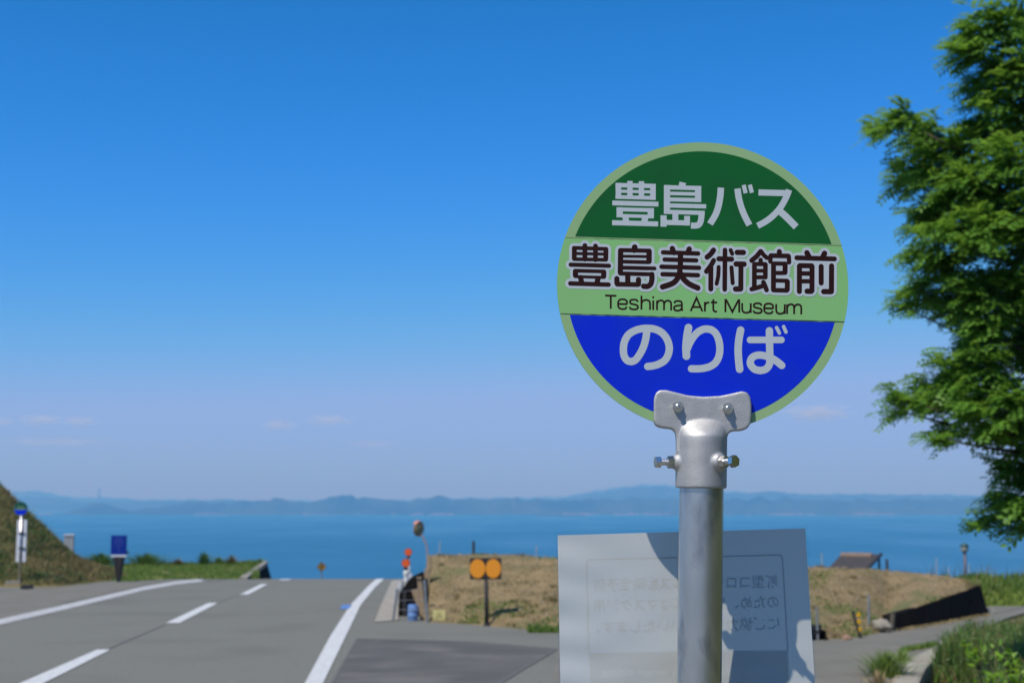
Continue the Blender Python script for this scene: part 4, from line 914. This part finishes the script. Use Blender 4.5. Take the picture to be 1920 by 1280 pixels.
# the stop's name, rounded strokes with a pale outline
Cc = xf(1055, 445, .09896); Dd = xf(1225, 450, .09896); Ee = xf(1390, 455, .09896)
name = []
for T, lst in ((Cc, [
    ([(212, 197), (828, 218)], 72), ([(212, 410), (822, 424)], 68), ([(220, 303), (815, 316)], 56), ([(221, 206), (219, 395)], 92), ([(820, 228), (816, 410)], 92), ([(421, 155), (420, 410)], 92), ([(622, 163), (620, 420)], 90), ([(150, 515), (878, 536)], 78),
    ([(242, 642), (242, 718)], 100), ([(778, 657), (776, 735)], 100), ([(235, 629), (785, 643)], 70), ([(240, 741), (780, 757)], 56), ([(340, 760), (357, 850)], 100), ([(668, 775), (652, 855)], 100), ([(143, 870), (870, 893)], 83),
    ([(1098, 250), (1092, 665)], 100), ([(1095, 240), (1640, 252)], 78), ([(1638, 262), (1636, 452)], 102), ([(1100, 355), (1640, 363)], 54), ([(1100, 457), (1632, 470)], 70), ([(1100, 571), (1740, 587)], 74), ([(1090, 682), (1690, 698)], 76), ([(1365, 185), (1355, 240)], 108),
    ([(1026, 780), (1028, 865)], 100), ([(1233, 720), (1233, 870)], 100), ([(1437, 798), (1436, 885)], 100), ([(1032, 885), (1430, 893)], 88)]),
    (Dd, [([(360, 160), (388, 235)], 102), ([(680, 170), (652, 242)], 102), ([(183, 232), (850, 254)], 82), ([(212, 367), (815, 384)], 80), ([(155, 504), (865, 524)], 84), ([(173, 645), (845, 664)], 84), ([(514, 250), (512, 450), (500, 610)], 102),
    ([(1140, 190), (1085, 265), (1018, 322)], 98), ([(1143, 385), (1090, 480), (1005, 592)], 92), ([(1090, 520), (1088, 925)], 94), ([(1240, 353), (1485, 361)], 94), ([(1358, 188), (1352, 932)], 88), ([(1465, 190), (1494, 258)], 76), ([(1480, 518), (1503, 812)], 78), ([(1588, 232), (1708, 234)], 98), ([(1568, 452), (1720, 455)], 100), ([(1660, 460), (1657, 920)], 96), ([(1556, 925), (1650, 925)], 100)]),
    (Ee, [([(365, 165), (290, 255), (196, 335)], 92), ([(375, 165), (430, 238), (488, 285)], 82), ([(366, 325), (366, 400)], 84), ([(248, 410), (246, 860)], 90), ([(250, 402), (450, 403)], 78), ([(457, 410), (455, 650)], 88), ([(260, 528), (440, 530)], 70), ([(260, 653), (452, 652)], 76), ([(195, 878), (300, 850), (425, 810)], 86), ([(418, 748), (450, 820), (478, 892)], 90),
    ([(720, 168), (720, 230)], 96), ([(560, 243), (890, 250)], 88), ([(552, 255), (550, 355)], 84), ([(900, 260), (905, 368)], 84), ([(610, 400), (608, 890)], 94), ([(612, 392), (828, 395)], 78), ([(830, 402), (828, 560)], 96), ([(620, 572), (824, 571)], 78), ([(620, 713), (862, 719)], 76), ([(872, 735), (870, 885)], 96), ([(620, 897), (862, 902)], 84),
    ([(1243, 190), (1280, 262)], 102), ([(1577, 200), (1545, 268)], 102), ([(1050, 284), (1765, 305)], 90), ([(1101, 440), (1100, 920)], 96), ([(1110, 432), (1335, 436)], 94), ([(1340, 445), (1338, 905)], 96), ([(1245, 917), (1325, 918)], 98), ([(1110, 580), (1330, 582)], 84), ([(1110, 728), (1330, 728)], 82), ([(1513, 448), (1513, 760)], 96), ([(1710, 438), (1707, 920)], 98), ([(1560, 924), (1700, 925)], 98)])):
    for pts, w in lst: name.append((T(pts), w * sA, len(pts) > 2))
name += [(Cc([(1690, 700), (1690, 790), (1668, 880), (1610, 925), (1533, 924)]), 100 * sA, True), (Dd([(500, 600), (462, 715), (370, 815), (175, 885)]), 104 * sA, True), (Dd([(512, 620), (570, 730), (680, 830), (842, 905)]), 104 * sA, True), (Dd([(1237, 510), (1228, 680), (1199, 824)]), 76 * sA, True)]
ink = Ink(DF + .0002)
for pts, w, sm in name: ink.stroke(pts, w, 'round', sm, 5.3)
ink.done('name_outline', m_white)
ink = Ink(DF + .00042)
for pts, w, sm in name: ink.stroke(pts, w, 'round', sm)
ink.done('name_lettering', m_brown)
# lower line
Ff = xf(1150, 600, .08854); Gg = xf(1310, 600, .09375)
ink = Ink(DF + .0002)
ink.stroke(Ff([(712, 200), (690, 380), (640, 560), (560, 720), (470, 840), (385, 878)]), 155 * .08854, 'round', True)
ink.stroke(Ff([(385, 878), (300, 855), (235, 770), (213, 630), (235, 460), (320, 310), (450, 225), (590, 183), (730, 174), (880, 192), (1020, 260), (1130, 390), (1184, 560), (1165, 720), (1090, 850), (960, 930), (840, 966), (728, 980)]), 155 * .08854, 'round', True)
ink.stroke(Ff([(1592, 160), (1560, 340), (1540, 560), (1542, 640), (1548, 760)]), 164 * .08854, 'round', True)
ink.stroke(Ff([(1570, 600), (1610, 500), (1690, 365), (1790, 255), (1880, 205)]) + Gg([(110, 180), (175, 178), (260, 197), (345, 270), (402, 400), (424, 560), (405, 720), (340, 845), (240, 920), (120, 957), (0, 972)]) + Ff([(1655, 1028)]), 13.6, 'round', True)
ink.stroke(Gg([(840, 200), (803, 400), (790, 600), (800, 800), (820, 980)]), 150 * .09375, 'round', True)
ink.stroke(Gg([(1028, 395), (1655, 395)]), 132 * .09375, 'round')
ink.stroke(Gg([(1415, 212), (1418, 450), (1424, 800), (1405, 905), (1340, 980), (1240, 1008)]), 146 * .09375, 'round', True)
ink.stroke(Gg([(1240, 1008), (1130, 985), (1055, 915), (1032, 840), (1065, 755), (1150, 707), (1260, 700), (1400, 735), (1500, 783), (1590, 845), (1662, 905)]), 146 * .09375, 'round', True)
ink.stroke(Gg([(1560, 150), (1615, 258)]), 70 * .09375, 'round'); ink.stroke(Gg([(1700, 130), (1746, 238)]), 70 * .09375, 'round')
ink.done('boarding_lettering', m_white)
# lettering set in type
def type_mesh(text, to_world, name, mat, parent, target_w=None, offset=0):
    cu = bpy.data.curves.new('type', 'FONT'); cu.body = text; cu.offset = offset; cu.resolution_u = 6
    t = bpy.data.objects.new('type', cu); C.objects.link(t); bpy.context.view_layer.update()
    me = bpy.data.meshes.new_from_object(t.evaluated_get(bpy.context.evaluated_depsgraph_get())); bpy.data.objects.remove(t); bpy.data.curves.remove(cu)
    xs_ = [v.co.x for v in me.vertices]; zs_ = [v.co.y for v in me.vertices]; x0, x1 = min(xs_), max(xs_)
    for v in me.vertices: v.co = to_world((v.co.x - x0) / (x1 - x0), v.co.y, x1 - x0)
    me.materials.clear()
    return finish(name, me, mat, parent)
GL = {
 'T': [([(0, 117), (102, 117)], 0), ([(51, 117), (51, 0)], 0)],
 'e': [([(3, 45), (82, 45), (80, 72), (64, 85), (43, 88), (20, 84), (5, 68), (2, 44), (5, 18), (22, 3), (45, 0), (66, 4), (80, 22)], 2)],
 's': [([(76, 68), (66, 84), (42, 88), (14, 82), (6, 66), (16, 51), (42, 45), (68, 38), (78, 22), (68, 5), (42, 0), (12, 5), (3, 22)], 1)],
 'h': [([(0, 0), (0, 125)], 0), ([(0, 50), (10, 76), (40, 88), (68, 80), (77, 56), (77, 0)], 1)],
 'i': [([(0, 0), (0, 86)], 0), ([(0, 106), (0, 122)], 0)],
 'm': [([(0, 0), (0, 86)], 0), ([(0, 56), (12, 79), (36, 88), (56, 80), (63, 58), (63, 0)], 1), ([(63, 56), (75, 79), (98, 88), (120, 80), (127, 58), (127, 0)], 1)],
 'a': [([(4, 66), (14, 82), (40, 88), (66, 81), (73, 60), (73, 15), (82, 2)], 1), ([(73, 50), (40, 46), (10, 38), (2, 20), (12, 4), (36, 0), (60, 8), (73, 28)], 1)],
 'A': [([(0, 0), (53, 120), (106, 0)], 0), ([(18, 38), (88, 38)], 0)],
 'r': [([(0, 0), (0, 86)], 0), ([(0, 48), (10, 73), (40, 84)], 1)],
 't': [([(22, 112), (22, 24), (32, 5), (56, 2)], 1), ([(0, 84), (56, 84)], 0)],
 'M': [([(0, 0), (0, 118)], 0), ([(4, 116), (62, 4), (120, 116)], 0), ([(124, 118), (124, 0)], 0)],
 'u': [([(0, 86), (0, 30), (10, 7), (36, 0), (64, 8), (77, 32)], 1), ([(77, 86), (77, 0)], 0)]}
ink = Ink(DF + .0002)
for ch, x0 in zip('TeshimaArtMuseum', [70, 185, 288, 397, 503, 537, 688, 840, 968, 1022, 1153, 1304, 1402, 1500, 1610, 1708]):
    for pts, sm in GL[ch]:
        q = []
        for x, y in pts:
            X = x0 + x; q.append((1120 + X * .20833, 540 + (185 + (X - 120) * .0295 - y) * .20833))
        if sm == 2: ink.stroke(q[:2], 3.6); q = q[1:]
        ink.stroke(q, 3.6 if not sm else 3.5, 'butt', bool(sm))
ink.done('english_lettering', m_brown)

# ---- cast clamp
def capsule_outline():
    return [(1237, 731), (1230, 736), (1226, 746), (1225.5, 770), (1225.5, 788), (1229, 797), (1237, 801), (1250, 803), (1260, 804), (1266, 810), (1268, 822), (1268, 850), (1362, 852), (1363, 822), (1366, 812), (1374, 807.5), (1390, 807), (1401, 803), (1407, 795), (1409, 780), (1409, 757), (1407, 744), (1401, 735.5), (1391, 733), (1372, 737.5), (1350, 742), (1318, 743.5), (1290, 741), (1264, 734.5), (1250, 731)]
cb = bmesh.new(); ol = capsule_outline()
prism(cb, [S(x, y, .0145) for x, y in ol], [S(x, y, .0068) for x, y in ol])
prism(cb, [S(x - 1, y + 1, .0005) for x, y in ol], [S(x - 1, y + 1, -.0075) for x, y in ol])
def ell(py, a, b_, cyo=0):
    c = S(1315.5 + (820 - py) * -.0125 * -1, py, 0); return [c + Vector((a * math.cos(t), -b_ * math.sin(t) + cyo, -.0163 * a * math.cos(t))) for t in np.linspace(0, 2 * math.pi, 48, endpoint=False)]
rs = 47.3 * K
rings = [ell(780, rs * 1.12, .0120), ell(788, rs * 1.08, .0155), ell(796, rs * 1.04, .0205), ell(804, rs * 1.02, .0265), ell(811, rs * 1.005, .0315), ell(818, rs, rs * .985), ell(826, rs, rs), ell(866, rs, rs), ell(915, rs, rs)]
vr = [[cb.verts.new(p) for p in r_] for r_ in rings]
for a, b_ in zip(vr, vr[1:]):
    for k in range(48): cb.faces.new((a[k], a[(k + 1) % 48], b_[(k + 1) % 48], b_[k]))
cb.faces.new(vr[0]); cb.faces.new(vr[-1][::-1])
ax0 = S(1314.8, 866.5, 0)
bolt_dirs = [Vector((-.985, -.17, -.0)).normalized(), Vector((.60, -.80, 0)).normalized(), Vector((.42, .9, 0)).normalized()]
for d in bolt_dirs: tube(cb, [ax0 + d * .028, ax0 + d * .033, ax0 + d * .0385, ax0 + d * .0405], [.0165, .0145, .0105, .0095], 20)
bmesh.ops.recalc_face_normals(cb, faces=cb.faces[:])
me = bpy.data.meshes.new('clamp_raw'); cb.to_mesh(me); cb.free()
tmp = bpy.data.objects.new('clamp_raw', me); C.objects.link(tmp)
md = tmp.modifiers.new('r', 'REMESH'); md.mode = 'VOXEL'; md.voxel_size = .0011; md.use_smooth_shade = True
md = tmp.modifiers.new('s', 'SMOOTH'); md.factor = .5; md.iterations = 20
bpy.context.view_layer.update()
me2 = bpy.data.meshes.new_from_object(tmp.evaluated_get(bpy.context.evaluated_depsgraph_get())); bpy.data.objects.remove(tmp)
clamp = finish('clamp', me2, m_cast, stop, True)
for (x, y) in ((1270.7, 762.4), (1364.4, 765.4)):
    bm = bmesh.new(); a, b_ = S(x, y, .0145), S(x, y, .0152); tube(bm, [a, b_], .0079, 24); hexrod(bm, S(x, y, .0152), S(x, y, .0205), .0073, 6, .3)
    tube(bm, [S(x, y, .0205), S(x, y, .0218)], [.0052, .0050], 20)
    nt_ = obj('nut', bm, m_bolt, clamp)
    bm = bmesh.new(); tube(bm, [S(x, y, .021), S(x, y, .0262), S(x, y, .0268)], [.0035, .0035, .0026], 18); obj('stud', bm, m_bolt, clamp)
for d in bolt_dirs:
    bm = bmesh.new(); hexrod(bm, ax0 + d * .0405, ax0 + d * .0485, .0088, 6, .2); obj('lock_nut', bm, m_bolt, clamp)
    bm = bmesh.new(); k_ = 26; tube(bm, [ax0 + d * (.035 + .026 * i / k_) for i in range(k_ + 1)], [.0043 + .0004 * (i % 2) for i in range(k_ + 1)], 14)
    hexrod(bm, ax0 + d * .0590, ax0 + d * .0660, .0088, 6, .75); obj('bolt', bm, m_bolt, clamp)

# ------------------------------------------------------------------ the notice behind the pole
m_paper = bpy.data.materials.new('paper'); m_paper.use_nodes = True; nt = m_paper.node_tree; n = nt.nodes; l = nt.links
d1 = n['Principled BSDF']; d1.inputs['Base Color'].default_value = (.76, .745, .68, 1); d1.inputs['Roughness'].default_value = .5
t1_ = n.new('ShaderNodeBsdfTranslucent'); t1_.inputs['Color'].default_value = (.55, .60, .60, 1)
x1_ = n.new('ShaderNodeMixShader'); x1_.inputs[0].default_value = .45
l.new(d1.outputs[0], x1_.inputs[1]); l.new(t1_.outputs[0], x1_.inputs[2]); l.new(x1_.outputs[0], n['Material Output'].inputs[0])
geo = n.new('ShaderNodeNewGeometry'); tn = n.new('ShaderNodeTexNoise'); tn.inputs['Scale'].default_value = 420; tn.inputs['Detail'].default_value = 3
l.new(geo.outputs['Position'], tn.inputs['Vector']); bpn = n.new('ShaderNodeBump'); bpn.inputs['Strength'].default_value = .15; bpn.inputs['Distance'].default_value = .001
l.new(tn.outputs['Fac'], bpn.inputs['Height']); l.new(bpn.outputs[0], d1.inputs['Normal'])
m_film = bpy.data.materials.new('clear_laminate'); m_film.use_nodes = True; nt = m_film.node_tree; n = nt.nodes; l = nt.links
tr = n.new('ShaderNodeBsdfTransparent'); tr.inputs['Color'].default_value = (.93, .95, .96, 1); gl = n.new('ShaderNodeBsdfGlossy'); gl.inputs['Roughness'].default_value = .12
fz = n.new('ShaderNodeFresnel'); fz.inputs['IOR'].default_value = 1.45; xm = n.new('ShaderNodeMixShader')
l.new(fz.outputs[0], xm.inputs[0]); l.new(tr.outputs[0], xm.inputs[1]); l.new(gl.outputs[0], xm.inputs[2]); l.new(xm.outputs[0], n['Material Output'].inputs[0])
z1125 = P(1360, 1125, YA + .122).z
def N(px, py, n_=0):
    """point on the notice: leaning away from the pole towards the top, its sheet gently rippled"""
    d = ray(px, py); T = math.tan(rad(9.6))
    # EYE + d*s with y = YA+.08+(z-z1125)*T - n_
    s = (YA + .122 + (1.6 - z1125) * T - n_) / (d.y - d.z * T); return EYE + d * s
def ripple(px, py):
    e = ss(1180, 1052, px)
    return .0011 * math.sin(py * .085 + .6 * math.sin(px * .02)) * e + .0012 * mnoise.noise(Vector((px * .012, py * .02, 0)))
def nq(u, v, pad=0):
    # corner pixels: top-left (1046,1003) top-right (1510,990); sides run down past the frame
    v2 = v; L0, R0 = (1045.5 - pad, 1003 - pad * 1.3), (1510 + pad, 990 - pad * 1.3); L1, R1 = (1056 - pad, 1560 + pad), (1545 + pad, 1560 + pad)
    a = (L0[0] + (R0[0] - L0[0]) * u, L0[1] + (R0[1] - L0[1]) * u); b_ = (L1[0] + (R1[0] - L1[0]) * u, L1[1] + (R1[1] - L1[1]) * u)
    return a[0] + (b_[0] - a[0]) * v, a[1] + (b_[1] - a[1]) * v
ncen = N(1300, 1280)
noti = empty('notice', ncen, 'white laminated notice seen from behind, its print showing through, fixed to the pole', 'notice')
def nsheet(name, pad, off, mat, nu=90, nv=110):
    rows = []
    for j in range(nv + 1):
        row = []
        for i in range(nu + 1):
            px, py = nq(i / nu, j / nv, pad); row.append(tuple(N(px, py, off + ripple(px, py))))
        rows.append(row)
    return rows_mesh(name, rows, mat, noti, True)
nsheet('paper', 0, 0, m_paper)
nsheet('laminate', 4.5, .0004, m_film, 30, 40)
m_ink = M('grey_print', (.03, .04, .05), (.035, .045, .055), scale=60, rough=.7)
def NB(px, py): return N(px, py, -.0004 + ripple(px, py))
def print_strip(bm, pts, w):
    for (a, b_) in zip(pts, pts[1:]):
        a, b_ = np.array(a, float), np.array(b_, float); d = (b_ - a) / np.linalg.norm(b_ - a); m_ = np.array((-d[1], d[0])) * w / 2; k = 14
        for i in range(k):
            p, q = a + (b_ - a) * i / k, a + (b_ - a) * (i + 1) / k
            bm.faces.new([bm.verts.new(NB(*z)) for z in (p - m_, q - m_, q + m_, p + m_)])
bm = bmesh.new()
TL, TR = (1100, 1050), (1466, 1040)
print_strip(bm, [(1100, 1056), (1104, 1223)], 3); print_strip(bm, [(1105, 1049), (1461, 1040)], 3); print_strip(bm, [(1467, 1046), (1477, 1218)], 3)
print_strip(bm, [(1100, 1056), (1101.5, 1051), (1106, 1049)], 3); print_strip(bm, [(1460, 1040), (1465, 1041.5), (1467, 1047)], 3)
obj('frame_print', bm, m_ink, noti)
bm = bmesh.new(); rows = [[tuple(N(1104 + (1477 - 1104) * u + v * 9 , 1223 - 5 * u + v * 190, -.0007 + ripple(1104 + 373 * u, 1223 + v * 190))) for u in np.linspace(0, 1, 40)] for v in np.linspace(0, 1, 24)]
rows_mesh('band_print', rows, m_ink, noti)
def row_text(text, xr, xl, yr, yl, h):
    def f(u, v, w):
        x = xr + (xl - xr) * u; y = yr + (yl - yr) * u - (v - 0) * h; return N(x, y, -.0005 + ripple(x, y))
    return f
for k, (txt, xr, xl, yr, yl) in enumerate([('新型コロナウイルス感染症予防', 1458, 1112, 1099, 1106), ('のため、乗車の際はマスク着用', 1460, 1114, 1137, 1145), ('にご協力をお願いいたします。', 1461, 1118, 1178, 1185)]):
    type_mesh(txt, row_text(txt, xr, xl, yr, yl, 26), 'print_line', m_ink, noti, offset=.022)
type_mesh('Please wear a mask when riding.', lambda u, v, w: N(1463 + (1124 - 1463) * u, 1262 + 6 * u - v * 24, -.0003 + ripple(1463 + (1124 - 1463) * u, 1262)), 'print_line', M('pale_print', (.8, .8, .8), (.76, .76, .76), scale=50), noti)
for py in (1330, 1500):
    bm = bmesh.new(); c_ = N(1311, py); p_ = foot + adir * ((c_.z - foot.z) / adir.z); u_ = Vector((1, 0, 0)); rr_ = .034
    ring = [p_ + Vector((math.cos(t) * rr_, math.sin(t) * rr_, 0)) for t in np.linspace(0, 2 * math.pi, 30)]
    tube(bm, ring, .0022, 6, False)
    obj('cable_tie', bm, m_whiteplastic, noti)

# ------------------------------------------------------------------ thin clouds low over the horizon
def cloud(px, py, wpx, hpx, lb, dens, k):
    Y = 26000; c = P(px, py, Y); sc = Y / 2667
    m = bpy.data.materials.new('cloud_vapour'); m.use_nodes = True; nt = m.node_tree; n = nt.nodes; l = nt.links
    n.remove(n['Principled BSDF']); v = n.new('ShaderNodeVolumePrincipled'); v.inputs['Color'].default_value = (1, 1, 1, 1); v.inputs['Anisotropy'].default_value = .1
    tc = n.new('ShaderNodeTexCoord'); ln = n.new('ShaderNodeVectorMath'); ln.operation = 'LENGTH'; l.new(tc.outputs['Object'], ln.inputs[0])
    nz = n.new('ShaderNodeTexNoise'); nz.inputs['Scale'].default_value = 1.7; nz.inputs['Detail'].default_value = 4
    mp_ = n.new('ShaderNodeMapping'); mp_.inputs['Location'].default_value = (k * 3.1, k * 1.7, 0); mp_.inputs['Scale'].default_value = (2.2, 1, 1.4); l.new(tc.outputs['Object'], mp_.inputs[0]); l.new(mp_.outputs[0], nz.inputs['Vector'])
    a = n.new('ShaderNodeMath'); a.operation = 'SUBTRACT'; l.new(nz.outputs['Fac'], a.inputs[0]); 
    h_ = n.new('ShaderNodeMath'); h_.operation = 'MULTIPLY'; h_.inputs[1].default_value = .55; l.new(ln.outputs['Value'], h_.inputs[0]); l.new(h_.outputs[0], a.inputs[1])
    cl = n.new('ShaderNodeMapRange'); cl.inputs[1].default_value = .06; cl.inputs[2].default_value = .4; cl.inputs[3].default_value = 0; cl.inputs[4].default_value = dens; l.new(a.outputs[0], cl.inputs[0])
    l.new(cl.outputs[0], v.inputs['Density']); l.new(v.outputs[0], n['Material Output'].inputs['Volume'])
    bm = bmesh.new(); bmesh.ops.create_icosphere(bm, subdivisions=3, radius=1)
    me = bpy.data.meshes.new('cloud'); bm.to_mesh(me); bm.free(); me.materials.append(m)
    o = bpy.data.objects.new('cloud', me); C.objects.link(o); o.location = c; o.scale = (wpx / 2 * sc, wpx / 2.5 * sc, hpx / 2 * sc)
    o['kind'] = 'structure'; return o
for k, a in enumerate([(76, 786, 100, 30), (150, 789, 90, 24), (5, 790, 60, 24), (522, 796, 90, 26), (616, 787, 105, 28), (1530, 774, 170, 40), (700, 832, 120, 22), (110, 828, 260, 20)]):
    cloud(*a, '', .003 if k < 6 else .001, k)

# ------------------------------------------------------------------ haze
bm = bmesh.new(); box(bm, (0, 10000, 240), 52000, 31000, 2 * 310)
for v in bm.verts:
    v.co.z = SEA - 12 if v.co.z < 0 else 300
mh = bpy.data.materials.new('haze_air'); mh.use_nodes = True; nt = mh.node_tree; nt.nodes.remove(nt.nodes['Principled BSDF'])
vv = nt.nodes.new('ShaderNodeVolumePrincipled'); vv.inputs['Density'].default_value = 1.75e-4; vv.inputs['Color'].default_value = (.12, .42, .82, 1); vv.inputs['Absorption Color'].default_value = (.8, .5, .0, 1); vv.inputs['Anisotropy'].default_value = .0
nt.links.new(vv.outputs[0], nt.nodes['Material Output'].inputs['Volume'])
hz = obj('haze', bm, mh); hz['kind'] = 'stuff'
